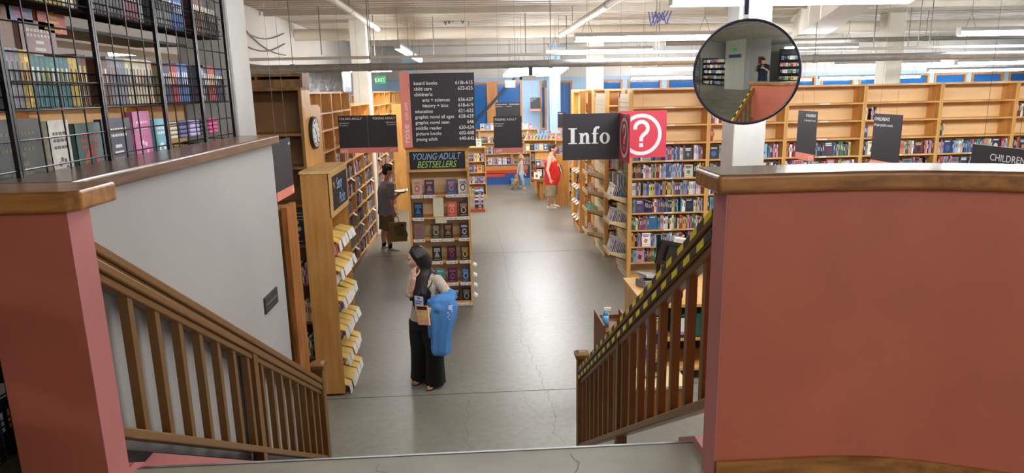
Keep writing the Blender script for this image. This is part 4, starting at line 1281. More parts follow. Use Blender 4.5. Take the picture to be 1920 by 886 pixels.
# ================================================================== MIRROR
MC = at(1398, 136, 4.6)
t = thing('convex_mirror', 'round convex security mirror with dark rim above the right half wall', 'mirror', MC)
toCam = (Vector((0, 0, EYE)) - MC).normalized()
ax = Matrix.Rotation(-radians(2.6), 3, 'Z') @ toCam
ax = (ax + Vector((0, 0, -0.02))).normalized()
q = ax.to_track_quat('Z', 'Y').to_matrix().to_4x4()
R0, RC = 0.335, 2.7
b = MB(); n = 64; m = 20; vs = []; fs = []
tmax = math.asin(R0 / RC)
for i in range(1, m + 1):
    a = tmax * i / m
    for k in range(n):
        p = 2 * pi * k / n
        vs.append(q @ Vector((RC * sin(a) * cos(p), RC * sin(a) * sin(p), RC * (cos(a) - cos(tmax)))))
vs.append(q @ Vector((0, 0, RC * (1 - cos(tmax)))))
for i in range(m - 1):
    for k in range(n):
        fs.append((i * n + k, (i + 1) * n + k, (i + 1) * n + (k + 1) % n, i * n + (k + 1) % n))
for k in range(n): fs.append((len(vs) - 1, k, (k + 1) % n))
b.add(vs, fs)
b.build('mirror_dome', mat('mirror_glass', (226, 230, 226), 0.015, metal=1.0), t, True)
b = MB(); rings = []
for k in range(64):
    p = 2 * pi * k / 64
    c = Vector((cos(p), sin(p), 0))
    rings.append([q @ (c * (R0 + 0.006 + 0.010 * cos(a)) + Vector((0, 0, -0.004 + 0.014 * sin(a)))) for a in [2 * pi * j / 8 for j in range(8)]])
rings.append(rings[0]); b.loft(rings, close=False); b.build('rim', mat('rim_navy', (36, 36, 62), 0.4), t, True)
b = MB(); b.rod(q @ Vector((0, 0, -0.02)), q @ Vector((0, 0, -0.004)), R0 * 0.99, 40); b.build('back_shell', HOUSE, t)
b = MB(); b.box(-0.02, 0.02, 0.04, 0.045, 0.1, DECK - MC.z); b.box(-0.02, 0.02, 0.0, 0.045, 0.1, 0.11)
b.build('hanger_strap', STEEL, t)
MB().box(-0.012, 0.012, 0.034, 0.04, 0.38, 0.66).build('strap_slots', mat('slot_navy', (40, 44, 80), 0.5), t)


# ================================================================== HANGING SIGNS
def hang(t, M, x, z, h=None):
    p = M @ Vector((x, 0, z)); 
    MB().rod((x, 0, z), (x, 0, z + DECK - p.z), 0.0014, 4).build('hanging_wire', WIRE, t)


def sign(label, loc, rz, w, h, lines, num='', strip_h=0.075, sz=0.045, align='LEFT', small='', cat='hanging sign'):
    t = thing('hanging_sign', label, cat, loc, rz)
    M = Matrix.Translation(loc) @ Matrix.Rotation(rz, 4, 'Z')
    MB().box(0, w, 0, 0.008, 0, h).build('board', SIGNB, t)
    if num or strip_h:
        MB().box(0, w, -0.0015, 0.0095, 0, strip_h).build('salmon_strip', SALMON, t)
    z = h - 0.06
    for k, (s, f) in enumerate(lines):
        x = 0.015 if align == 'LEFT' else w - 0.015
        text(s, sz * f, WHT, t, Tm(x, -0.0015, z), 0.012 if f >= 0.8 else 0.004, align)
        z -= sz * f * 1.15
    if num:
        x = 0.02 if align == 'LEFT' else w - 0.02
        text(num, 0.062, mat('pale_number', (250, 226, 218), 0.5), t, Tm(x, -0.003, 0.015), 0.01, align)
    hang(t, M, w * 0.2, h); hang(t, M, w * 0.8, h)
    return t


YA = [('YOUNG ADULT', 1.0), ('(alphabetical', 0.62), ('by author)', 0.62)]
a = at(633, 218, 9.8)
sign('charcoal young adult sign numbered 642, left half of the folded pair', (a.x, 9.8, 2.36), 0, 0.41, 0.53, YA, '642')
sign('charcoal young adult sign numbered 641, right half of the folded pair', (a.x + 0.412, 9.8, 2.36), 0, 0.41, 0.53, YA, '641', align='RIGHT')
a = at(925, 219, 9.9)
sign('charcoal young adult sign numbered 640, right of the directory', (a.x, 9.9, 2.30), 0, 0.41, 0.53, YA, '640')
a = at(929, 192, 15.5)
sign('smaller dark sign hanging behind the 640 sign', (a.x, 15.5, a.z - 0.5), 0, 0.56, 0.5, [('YOUNG ADULT     YOUNG ADULT', 0.75), ('(alphabetical             by author)', 0.6)], '', 0.0)
a = at(993, 183, 24.6)
sign('small charcoal sign hanging by the far blue wall', (a.x, 24.3, a.z - 0.46), 0, 0.36, 0.46, [("CHILDREN'S", 0.8), ('picture', 0.6), ('books', 0.6)], '', 0.07)
sign('charcoal sign with salmon foot beside the white wall end', (-1.66, 5.66, 2.325), pi / 2, 0.54, 0.50, [('adult', 0.8)], '64', align='RIGHT')
sign("charcoal children's sign numbered 629, just right of the white column", (3.6, 7.42, 2.385), -pi / 2, 0.42, 0.53, [("CHILDREN'S", 0.9), ('all ages graphic novels', 0.62)], '629', align='RIGHT')
sign("charcoal children's graphic novels sign, second right of the column", (3.72, 6.17, 2.42), -pi / 2, 0.42, 0.50, [("CHILDREN'S", 0.95), ('all ages graphic novels', 0.72)], '628')
sign('charcoal pop culture sign cut by the right edge of the photo', (2.9, 3.80, 2.40), -pi / 2, 0.42, 0.44, [('', 0.3), ("         CHILDREN'S", 0.95), ('             pop culture', 0.9)], '', 0.0, sz=0.056)
for (x, y, px, py) in ((0, 18.5, 1048, 210), (0, 17.2, 1088, 195), (0, 15.2, 1112, 198)):
    a = at(px, py, y)
    sign('small grey sign edge-on above the %s' % {18.5: 'man in red', 17.2: 'carded end display', 15.2: 'plush trays'}[y], (a.x, y + 0.3, a.z - 0.5), -pi / 2 + 0.5, 0.42, 0.5, [("CHILDREN'S", 0.9)], '', 0.07)

# directory
t = thing('directory_sign', 'large charcoal directory listing book sections with salmon strip', 'directory sign', (-0.885, 9.7, 2.43))
M = Matrix.Translation((-0.885, 9.7, 2.43))
w, h = 0.90, 1.02
MB().box(0, w, 0, 0.012, 0, h).build('board', SIGNB, t)
b = MB(); b.prism([(-0.128, -0.10, 0), (0, 0.0, 0), (0, 0.012, 0), (-0.128, -0.088, 0)], (0, 0, h + 0.02))
b.build('salmon_fin', SALMON, t)
Lst = [('board books', 0, '610b-615'), ('child care', 0, '622-625'), ("children's:", 0, ''), ('arts + sciences', 1, '636-637'), ('history + bios', 1, '618-619'), ('education', 0, '621-622'), ('graphic novel all ages', 0, '628-629'), ('graphic novel teen', 0, '646'),
       ('middle reader', 0, '630-634'), ('picture books', 0, '602-608'), ('young adult', 0, '640-645')]
for k, (s, ind, nmb) in enumerate(Lst):
    z = h - 0.155 - 0.0775 * k
    text(s, 0.068, WHT, t, Tm(0.055 + 0.11 * ind, -0.001, z), 0.012, sx=0.95)
    if nmb: text(nmb, 0.068, WHT, t, Tm(w - 0.02, -0.001, z), 0.012, 'RIGHT', sx=0.95)
    MB().box(0.02, w - 0.01, -0.0008, 0, z - 0.02, z - 0.018).build('slat_line', BLACK, t)
Mf = Matrix(((0.788, -0.616, 0, -0.128), (0.616, 0.788, 0, -0.10), (0, 0, 1, 0), (0, 0, 0, 1)))
text('rose', 0.15, mat('pale_number', (250, 226, 218)), t, Mf @ Tm(0.115, -0.002, 0.06) @ Matrix.Rotation(-pi / 2, 4, 'Y'), 0.006)
text('600-699', 0.075, mat('pale_number', (250, 226, 218)), t, Mf @ Tm(0.112, -0.002, 0.38) @ Matrix.Rotation(-pi / 2, 4, 'Y'), 0.0)
hang(t, M, 0.1, h); hang(t, M, 0.8, h)

# info sign: four square boards crossing
IC = Vector((1.845, 8.6, 2.305)); S = 0.585
t = thing('info_sign', 'hanging cross-shaped Info sign with red question mark boards', 'info sign', IC)
MB().box(-0.73, 0, 0, 0.008, 0, S).build('info_board', SIGNB, t)
MB().box(0, 0.61, 0, 0.008, 0.012, S + 0.02).build('question_board', REDS, t)
MB().box(0, 0.008, -S, 0, 0.0, S).build('question_board', REDS, t)
MB().box(0, 0.008, 0.008, S, 0.0, S).build('question_board', REDS, t)


def qring(b, cx, cz, r0, r1, M, n=48):
    for k in range(n):
        a0, a1 = 2 * pi * k / n, 2 * pi * (k + 1) / n
        b.add([M @ Vector((cx + r * cos(a), -0.0012, cz + r * sin(a))) for r, a in ((r0, a0), (r0, a1), (r1, a1), (r1, a0))], [(0, 1, 2, 3)])


def stroke(b, pts, ws, M, y=-0.0012):
    "flat brush stroke in the XZ plane"
    n = len(pts); L, Rr = [], []
    for i in range(n):
        d = (Vector(pts[min(i + 1, n - 1)]) - Vector(pts[max(i - 1, 0)])).normalized(); nn = Vector((-d.y, d.x)) * ws[i] / 2
        p = Vector(pts[i]); L.append(p + nn); Rr.append(p - nn)
    for i in range(n - 1):
        b.add([M @ Vector((q.x, y, q.y)) for q in (L[i], Rr[i], Rr[i + 1], L[i + 1])], [(0, 1, 2, 3)])


def qmark(M, s):
    b = MB(); qring(b, 0, 0, 0.40 * s, 0.33 * s, M)
    pts = []; 
    for k in range(15):
        a = radians(190 - 255 * k / 14); pts.append((0.0 + 0.125 * s * cos(a), 0.12 * s + 0.125 * s * sin(a)))
    pts += [(0.02 * s, -0.03 * s), (0.0, -0.06 * s), (0.0, -0.13 * s)]
    stroke(b, pts, [0.075 * s] * len(pts), M)
    b.add([M @ Vector((x * s, -0.0012, z * s)) for x, z in ((-0.04, -0.24), (0.04, -0.24), (0.04, -0.165), (-0.04, -0.165))], [(0, 1, 2, 3)])
    return b


qmark(Tm(0.285, 0, 0.305), 0.66).build('question_mark', WHT, t)
qmark(Matrix.Translation((0, -0.285, 0.29)) @ Matrix.Rotation(-pi / 2, 4, 'Z'), 0.62).build('question_mark', WHT, t)
# serif "Info" drawn as strokes
b = MB(); MI = Tm(-0.655, 0, 0.205)
_ry = [0.0012]
def rect(x0, x1, z0, z1):
    _ry[0] += 0.0002; y = -_ry[0]
    b.add([MI @ Vector(p) for p in ((x0, y, z0), (x1, y, z0), (x1, y, z1), (x0, y, z1))], [(0, 1, 2, 3)])
H_, xh = 0.20, 0.135
rect(0.030, 0.080, 0, H_); rect(0.0, 0.11, 0, 0.014); rect(0.0, 0.11, H_ - 0.014, H_)
rect(0.150, 0.190, 0, xh); rect(0.132, 0.212, 0, 0.012); rect(0.135, 0.17, xh - 0.012, xh)
stroke(b, [(0.186, 0.095), (0.198, 0.115), (0.215, 0.127), (0.233, 0.124), (0.243, 0.108), (0.245, 0.09)], [0.016, 0.022, 0.03, 0.037, 0.04, 0.04], MI, -0.0042)
rect(0.225, 0.265, 0, 0.095); rect(0.222, 0.286, 0, 0.012)
rect(0.3185, 0.3585, 0, 0.165); rect(0.298, 0.385, 0, 0.012); rect(0.298, 0.385, xh - 0.014, xh)
stroke(b, [(0.3385, 0.16), (0.344, 0.185), (0.36, 0.203), (0.378, 0.206), (0.392, 0.195)], [0.04, 0.038, 0.03, 0.028, 0.042], MI, -0.0045)
n = 40
for k in range(n):
    a0, a1 = 2 * pi * k / n, 2 * pi * (k + 1) / n
    b.add([MI @ Vector(p) for p in [(0.468 + 0.066 * cos(a), -0.0012, 0.067 + 0.072 * sin(a)) for a in (a0, a1)] + [(0.468 + 0.028 * cos(a), -0.0012, 0.067 + 0.058 * sin(a)) for a in (a1, a0)]], [(0, 1, 2, 3)])
b.build('info_lettering', WHT, t)
M = Matrix.Translation(IC)
hang(t, M, -0.4, S); hang(t, M, 0.3, S + 0.02); hang(t, M, 0.004, S)

# ================================================================== INFO DESK AREA
t = thing('info_desk', 'pine information desk behind the right stair railing', 'desk', (1.78, 6.85, 0))
MB().box(0, 1.75, 0, 1.12, 0.865, 0.90).build('desktop', mat('desk_pine', (226, 176, 104), 0.35, noise=0.1, nscale=2.5, stretch=(6, 0.8, 1)), t)
MB().box(0.02, 0.05, 0.03, 1.08, 0, 0.865).build('side_panel', PINE, t); MB().box(1.70, 1.73, 0.03, 1.08, 0, 0.865).build('side_panel', PINE, t)
MB().box(0.05, 1.70, 1.05, 1.08, 0, 0.865).build('back_panel', PINE, t)
for z in (0.12, 0.47): MB().box(0.05, 1.7, 0.03, 1.05, z, z + 0.03).build('shelf', PINE, t)
MB().box(0.05, 1.7, 0.6, 0.62, 0.15, 0.865).build('inner_panel', BLACK, t)
t = thing('storage_crate', 'dark green plastic crate under the information desk', 'crate', (2.12, 6.90, 0.50))
GC = mat('crate_green', (20, 96, 84), 0.5)
b = MB(); b.box(0, 0.46, 0, 0.3, 0, 0.01)
for a in ((0, 0.46, 0, 0.012), (0, 0.46, 0.288, 0.3), (0, 0.012, 0, 0.3), (0.448, 0.46, 0, 0.3)): b.box(*a, 0, 0.26)
b.box(-0.012, 0.472, -0.012, 0.312, 0.25, 0.27); b.build('crate_body', GC, t)
for x in (0.05, 0.30): 
    o = MB().box(x, x + 0.12, -0.016, -0.012, 0.04, 0.23).build('paper_label', CARD, t)
    MB().box(x, x + 0.12, -0.0165, -0.012, 0.04, 0.075).build('pink_stripe', mat('label_pink', (226, 120, 170), 0.6), t)
t = thing('low_cabinet', 'low orange-stained cabinet beside the foot of the stairs', 'cabinet', (1.42, 6.04, 0))
MB().box(0, 0.6, 0, 0.46, 0, 0.31).build('cabinet_body', mat('orange_ply', (176, 104, 44), 0.45, noise=0.15, nscale=3, stretch=(5, 5, 1)), t)
MB().box(-0.01, 0.61, -0.01, 0.47, 0.31, 0.34).build('cabinet_top', CREAM, t)
t = thing('brochure_rack', 'rack of white and blue leaflets on the low cabinet', 'leaflet rack', (1.60, 6.18, 0.34))
MB().box(0, 0.2, 0.1, 0.12, 0, 0.62).build('back_plate', STEEL, t)
for k in range(4):
    MB().box(0.01, 0.19, 0.05, 0.10, 0.02 + 0.15 * k, 0.06 + 0.15 * k).build('pocket', STEEL, t)
    MB().box(0.02, 0.105, 0.06, 0.075, 0.03 + 0.15 * k, 0.17 + 0.15 * k).build('leaflets', mat('leaf%d' % (k % 2), ((236, 236, 240), (90, 100, 190))[k % 2], 0.6, noise=0.3, nscale=30), t)
    MB().box(0.11, 0.18, 0.06, 0.075, 0.03 + 0.15 * k, 0.16 + 0.15 * k).build('leaflets', mat('leaf%d' % (2 + k % 2), ((60, 60, 64), (230, 200, 120))[k % 2], 0.6, noise=0.3, nscale=30), t)
t = thing('paper_bin', 'narrow wooden stand just beyond the right newel post', 'stand', (1.15, 5.95, 0))
b = MB(); b.box(0, 0.02, 0, 0.5, 0, 1.02).box(0.25, 0.27, 0, 0.5, 0, 1.02).box(0.02, 0.25, 0, 0.02, 0, 0.96).box(0.02, 0.25, 0.48, 0.5, 0, 0.96).box(0.02, 0.25, 0.02, 0.48, 0.9, 0.92)
b.build('stand_body', mat('stand_wood', (128, 80, 44), 0.5, noise=0.2, nscale=4), t)
t = thing('spray_bottle', 'small blue and white spray bottle on the narrow wooden stand', 'bottle', (1.22, 6.2, 0.92))
MB().rod((0, 0, 0), (0, 0, 0.12), 0.032, 16).rod((0, 0, 0.12), (0, 0, 0.16), 0.03, 16, 0.013).build('bottle_body', mat('bottle_blue', (90, 170, 216), 0.3), t, True)
MB().box(-0.015, 0.05, -0.012, 0.012, 0.165, 0.195).rod((0.035, 0, 0.165), (0.028, 0, 0.12), 0.006, 8).build('trigger_head', CARD, t)
# computer on the desk
t = thing('computer_monitor', 'black monitor seen from behind on a black pole at the info desk', 'monitor', (2.10, 7.55, 0.90))
MB().box(-0.11, 0.11, -0.1, 0.1, 0, 0.012).build('base_plate', BLACK, t)
MB().box(-0.022, 0.022, -0.02, 0.02, 0.012, 0.63).build('pole', BLACK, t)
MS = Matrix.Translation((0.17, -0.06, 0.40)) @ Euler((0.15, 0.22, 0.25)).to_matrix().to_4x4()
MB().box(-0.21, 0.25, -0.012, 0.02, -0.14, 0.15, M=MS).box(-0.12, 0.14, -0.04, -0.012, -0.09, 0.09, M=MS).build('screen_case', BLACK, t)
MB().box(-0.20, 0.24, 0.021, 0.023, -0.12, 0.14, M=MS).build('screen_face', mat('screen_glow', (60, 80, 110), 0.1), t)
o = MB().box(-0.06, 0.25, -0.016, 0.024, 0.15, 0.205, M=MS).build('label_strip', CARD, t)
text('RETURNS HERE', 0.034, mat('red_ink', (190, 50, 50), 0.5), t, MS @ Tm(-0.045, -0.017, 0.165), 0.003)
MB().rod((0, -0.03, 0.36), (0.14, -0.05, 0.38), 0.022, 10).build('arm', BLACK, t)
t = thing('receipt_printer', 'grey and silver scanner machine on the info desk', 'machine', (1.93, 7.45, 0.90))
MP = Euler((0.0, 0.18, 0.4)).to_matrix().to_4x4()
bevel(MB().box(0, 0.2, 0, 0.2, 0.0, 0.09, M=Euler((0, 0, 0.4)).to_matrix().to_4x4()).build('machine_base', mat('mach_grey', (120, 124, 130), 0.4), t), 0.012, 3)
bevel(MB().box(-0.01, 0.2, 0.0, 0.2, 0.13, 0.17, M=MP).build('machine_lid', mat('mach_silver', (196, 198, 202), 0.3, metal=0.5), t), 0.012, 3)
MB().box(0.05, 0.09, 0.08, 0.12, 0.07, 0.15, M=MP).build('machine_neck', BLACK, t)
t = thing('counter_box', 'small wooden box with upright dividers on the info desk', 'box', (2.02, 7.08, 0.90))
MB().box(0, 0.24, 0, 0.015, 0, 0.1).box(0, 0.24, 0.17, 0.185, 0, 0.1).box(0, 0.015, 0, 0.185, 0, 0.1).box(0.225, 0.24, 0, 0.185, 0, 0.1).box(0, 0.24, 0, 0.185, 0, 0.01).build('box_body', PINE, t)

# ================================================================== UPPER FLOOR BEHIND THE CAMERA (seen in the mirror)
b = MB(); b.box(-3.3, -2.0, -3.6, -2.7, LZ, DECK); struct('column', b, COLW)
b = MB(); b.box(-2.0, -1.92, -3.3, -2.75, LZ, DECK); b.box(-1.92, -0.7, -3.35, -3.30, LZ, DECK); struct('wall_partition', b, mat('partition', (176, 176, 170), 0.6))
tag(MB().box(0, 0.3, -0.01, 0, 0, 0.42).build('poster', mat('poster_red', (140, 44, 50), 0.5, noise=0.4, nscale=12), None, loc=(-1.1, -3.299, 3.3), rot=(0, 0, pi)), 'dark red poster on the partition, reflected in the mirror', 'poster')
t = thing('exit_sign', 'green lit exit sign on the upper column, reflected in the mirror', 'exit sign', (-2.5, -2.699, 4.1), pi)
MB().box(0, 0.3, 0, 0.04, 0, 0.2).build('sign_box', mat('exit_green', (30, 150, 90)), t)
t = thing('wall_sign', 'blue sign under the exit sign, reflected in the mirror', 'sign', (-2.2, -2.699, 3.7), pi)
MB().box(0, 0.85, 0, 0.03, 0, 0.2).build('sign_face', mat('sign_blue', (60, 96, 140), 0.5), t)
BK = mat('black_fixture', (34, 34, 36), 0.5)
for i, (x, y, w, lab) in enumerate(((-6.2, -4.2, 2.8, 'black magazine shelves left of the upper column, in the mirror'), (-0.4, -4.4, 2.4, 'black shelves behind the photographer, in the mirror'), (2.1, -4.4, 3.0, 'pale gift shelves at the right of the reflection'))):
    t, C = bookcase('display_shelves', lab, x + w, y + 0.4, pi, w, 2.3, 0.36, [0.1, 0.5, 0.9, 1.3, 1.7, 2.0], m=BK if i < 2 else CREAM, ms=BK if i < 2 else CREAM, mb=BK if i < 2 else CREAM, z=LZ)
    for k, z in enumerate((0.1, 0.5, 0.9, 1.3, 1.7)):
        fill(C, 0.03, w - 0.03, z, 0.3, ('any', 'mirror shelves'), face_p=0.7, y0=0.0, wts=[3, 3, 5, 5, 6, 12, 8, 5, 5, 3, 5, 6, 6, 3, 3, 2])

# ================================================================== TURN THE BOOK LIST INTO OBJECTS
def pix(p):
    d = Vector(p) - Vector((0, 0, EYE)); z = d.dot(_f)
    if z < 0.05: return None
    return (960 + FPX * d.dot(CR) / z, 443 - FPX * d.dot(CU) / z, z)


def book_mesh(mb, M, bk):
    r = random.Random(bk['seed']); t, h, d = bk['t'], bk['h'], bk['d']; c = lin(bk['col'])
    pg = lin((226, 218, 198))
    T = Matrix.Identity(4) if M is None else M
    if bk['tilt']:
        T = T @ Tm(0, 0, 0, 0, -bk['tilt'])
    ins = 0.0 
    dark = sum(bk['col']) < 330
    ink = lin(r.choice([(236, 232, 220), (220, 190, 90), (200, 210, 226)]) if dark else r.choice([(40, 40, 50), (120, 40, 40), (40, 60, 110)]))
    # spine / cover side split in bands so that titles show
    zs = [0, h * 0.10, h * 0.16, h * (0.38 + 0.1 * r.random()), h * 0.80, h * 0.88, h]
    vs = [T @ Vector((x, 0, z)) for z in zs for x in (0, t)]
    fs = [(2 * i, 2 * i + 1, 2 * i + 3, 2 * i + 2) for i in range(6)]
    base2 = tuple(min(1, v * r.choice((0.55, 1, 1, 1.5))) for v in c[:3]) + (1,)
    cols = [c, base2, c, c, base2, c]
    mb.add(vs, fs, 0, cols)
    # title lettering strip
    if bk['face']:
        e = -0.0006
        for q in range(r.choice((1, 2, 2))):
            z1 = h * (0.9 - 0.12 * q); mb.add([T @ Vector(p) for p in ((t * 0.15, e, z1 - h * 0.07), (t * r.uniform(0.6, 0.86), e, z1 - h * 0.07), (t * 0.86, e, z1), (t * 0.15, e, z1))], [(0, 1, 2, 3)], 0, ink)
        m_ = lin(r.choice([x[1] for x in PAL])); x0, x1 = t * r.uniform(0.12, 0.3), t * r.uniform(0.65, 0.88); z0, z1 = h * r.uniform(0.1, 0.25), h * r.uniform(0.5, 0.66)
        k = r.choice((4, 6, 10)); cx, cz = (x0 + x1) / 2, (z0 + z1) / 2
        mb.add([T @ Vector((cx + (x1 - x0) / 2 * cos(2 * pi * j / k + 0.4), e, cz + (z1 - z0) / 2 * sin(2 * pi * j / k + 0.4))) for j in range(k)], [tuple(range(k))], 0, m_)
    else:
        e = -0.0005
        mb.add([T @ Vector(p) for p in ((t * 0.3, e, h * 0.44), (t * 0.7, e, h * 0.44), (t * 0.7, e, h * 0.78), (t * 0.3, e, h * 0.78))], [(0, 1, 2, 3)], 0, ink)
    vs = [T @ Vector((x, y, z)) for z in (0, h) for y in (0, d) for x in (0, t)]
    mb.add(vs, [(0, 2, 3, 1), (4, 5, 7, 6), (2, 6, 7, 3), (0, 4, 6, 2), (1, 3, 7, 5)], 0, [c, pg if not bk['face'] else pg, pg, c, c])


bpy.context.view_layer.update()
_dg = bpy.context.evaluated_depsgraph_get()
vis = []
for bk in BOOKS:
    M = bk['M']; ctr = M @ Vector((bk['t'] / 2, -0.004, bk['h'] * 0.6))
    q = pix(ctr); bk['area'] = 0
    if q and -10 < q[0] < 1930 and -10 < q[1] < 896:
        o = Vector((0, 0, EYE)); dr = ctr - o; L = dr.length
        hit = scene.ray_cast(_dg, o + dr.normalized() * 0.05, dr.normalized(), distance=L - 0.06)
        wire = hit[0] and hit[4].name.startswith(('mesh_panel', 'wires', 'baluster', 'hanging_wire', 'upright', 'shelf_card'))
        nrm = (M.to_3x3() @ Vector((0, -1, 0))).normalized()
        if (not hit[0]) or wire:
            bk['area'] = bk['t'] * bk['h'] * max(0.05, nrm.dot(-dr.normalized())) / (L * L) * (2.0 if bk['face'] else 1.0)
order = sorted(range(len(BOOKS)), key=lambda i: -BOOKS[i]['area'])
sel = set(i for i in order[:270] if BOOKS[i]['area'] > 0)
rest = MB(); used = {}
OW = {1: 'first'}
for i, bk in enumerate(BOOKS):
    if i not in sel:
        book_mesh(rest, bk['M'], bk); continue
    mb = MB(); book_mesh(mb, None, bk)
    o = mb.build('book', BOOK, None); o.matrix_world = bk['M']
    n = bk['n']; sh, wh = bk['where']
    ordn = ORD[n - 1] if n <= 15 else '%dth' % n if n % 10 not in (1, 2, 3) else '%d%s' % (n, {1: 'st', 2: 'nd', 3: 'rd'}[n % 10])
    face = 'face-out ' if bk['face'] else ('thin ' if bk['t'] < 0.02 else '')
    lab = '%s%s book, %s from left, %s shelf, %s' % (face, bk['name'], ordn, sh, wh)
    if 'tray' in wh: lab = 'pale magazine, %s from the front, %s of the %s' % (ordn, sh, wh); o.name = 'magazine'
    if 'basket' in wh: lab = '%s%s book, %s from left in the %s tier, %s' % (face, bk['name'], ordn, sh, wh)
    if 'mirror' in wh: lab = '%s book, %s from left on shelves seen only in the mirror' % (bk['name'], ordn)
    if 'pile' in wh: lab = '%s book lying in the pile, %s from the bottom, far platform' % (bk['name'], ordn)
    grp = 'books, %s, %s' % (sh, wh)
    tag(o, lab[0].upper() * 0 + lab, 'book' if 'tray' not in wh else 'magazine', grp)
ro = rest.build('shelved_books', BOOK, None)
tag(ro, 'rows of smaller books filling the distant and remaining shelves', 'books', None, 'stuff')
print('BOOKS', len(BOOKS), 'visible', sum(1 for b_ in BOOKS if b_['area'] > 0), 'individual', len(sel))
# ================================================================== PEOPLE
SKIN = mat('skin', (222, 168, 140), 0.5, noise=0.04, nscale=12)
SKIN2 = mat('skin_fair', (232, 184, 160), 0.5, noise=0.04, nscale=12)
EYEW = mat('eye_white', (236, 232, 226), 0.3); IRIS = mat('iris', (60, 44, 34), 0.3); LIPS = mat('lips', (176, 92, 88), 0.45)


def ering(c, r, f, rx, ry, n=24, pw=1.0, z=None):
    c = Vector(c); out = []
    for k in range(n):
        a = 2 * pi * k / n
        x, y = cos(a), sin(a)
        out.append(c + Vector(r) * (rx * (abs(x) ** pw) * (1 if x > 0 else -1)) + Vector(f) * (ry * (abs(y) ** pw) * (1 if y > 0 else -1)))
    return out


def right_of(f): return Vector((f.y, -f.x, 0)).normalized()


def head_frame(f, pitch=0.0, roll=0.0):
    "columns: right... local x = person's left, local -y = face, local z = up"
    f = Vector((f.x, f.y, 0)).normalized(); r = right_of(f)
    m = Matrix((-r, -f, Vector((0, 0, 1)))).transposed()
    return m @ Euler((pitch, roll, 0)).to_matrix()


def head_fn(q):
    x, y, z = q
    g = lambda a, b, c, d: math.exp(-(((x - a) / c) ** 2 + ((z - b) / d) ** 2)) if y < 0.1 else 0.0
    yy = y
    if z < 0: x2 = x * (1 - 0.34 * (-z) ** 1.5)
    else: x2 = x
    yy -= 0.26 * g(0, -0.16, 0.14, 0.15) + 0.12 * g(0, 0.02, 0.10, 0.16)
    yy += 0.07 * (g(0.38, 0.10, 0.2, 0.13) + g(-0.38, 0.10, 0.2, 0.13))
    yy -= 0.05 * g(0, 0.3, 0.5, 0.14)
    yy -= 0.10 * g(0, -0.46, 0.26, 0.07) + 0.12 * g(0, -0.78, 0.3, 0.16)
    yy -= 0.04 * (g(0.45, -0.15, 0.22, 0.22) + g(-0.45, -0.15, 0.22, 0.22))
    if y > 0 and z < -0.25: yy *= max(0.5, 1 - 0.5 * (-z - 0.25))
    if y > 0 and z > -0.2: yy *= 1.07
    if y < 0 and z < -0.3: yy = min(yy, y) if abs(x) < 0.5 else yy
    return Vector((x2, yy, z))


def add_head(b, c, R, k):
    b.ball(c, (0.076 * k, 0.097 * k, 0.118 * k), 48, 36, R, fn=head_fn)
    for s in (-1, 1):
        b.ball(Vector(c) + R @ Vector((s * 0.076 * k, 0.012 * k, -0.01 * k)), (0.012 * k, 0.022 * k, 0.032 * k), 12, 8, R)


def face_bits(t, c, R, k, brow=(50, 34, 26), parts=True):
    c = Vector(c)
    for s in (-1, 1):
        p = c + R @ Vector((s * 0.029 * k, -0.0795 * k, 0.010 * k))
        MB().ball(p, 0.0112 * k, 12, 8).build('eye', EYEW, t, True)
        MB().ball(p + R @ Vector((0, -0.0068 * k, -0.001)), 0.0060 * k, 10, 6).build('iris', IRIS, t, True)
        b = MB(); pts = [c + R @ Vector((s * x * k, -y * k, 0.032 * k + z * k)) for x, y, z in ((0.014, 0.095, 0), (0.028, 0.092, 0.004), (0.044, 0.081, 0))]
        b.chain(pts, [0.0035 * k, 0.004 * k, 0.002 * k], 6); b.build('eyebrow', mat('brow_%d' % brow[0], brow, 0.8), t, True)
    b = MB(); b.chain([c + R @ Vector((x * k, -y * k, -0.056 * k)) for x, y in ((-0.02, 0.092), (0, 0.101), (0.02, 0.092))], [0.004 * k, 0.0062 * k, 0.004 * k], 8)
    b.build('lips', LIPS, t, True)


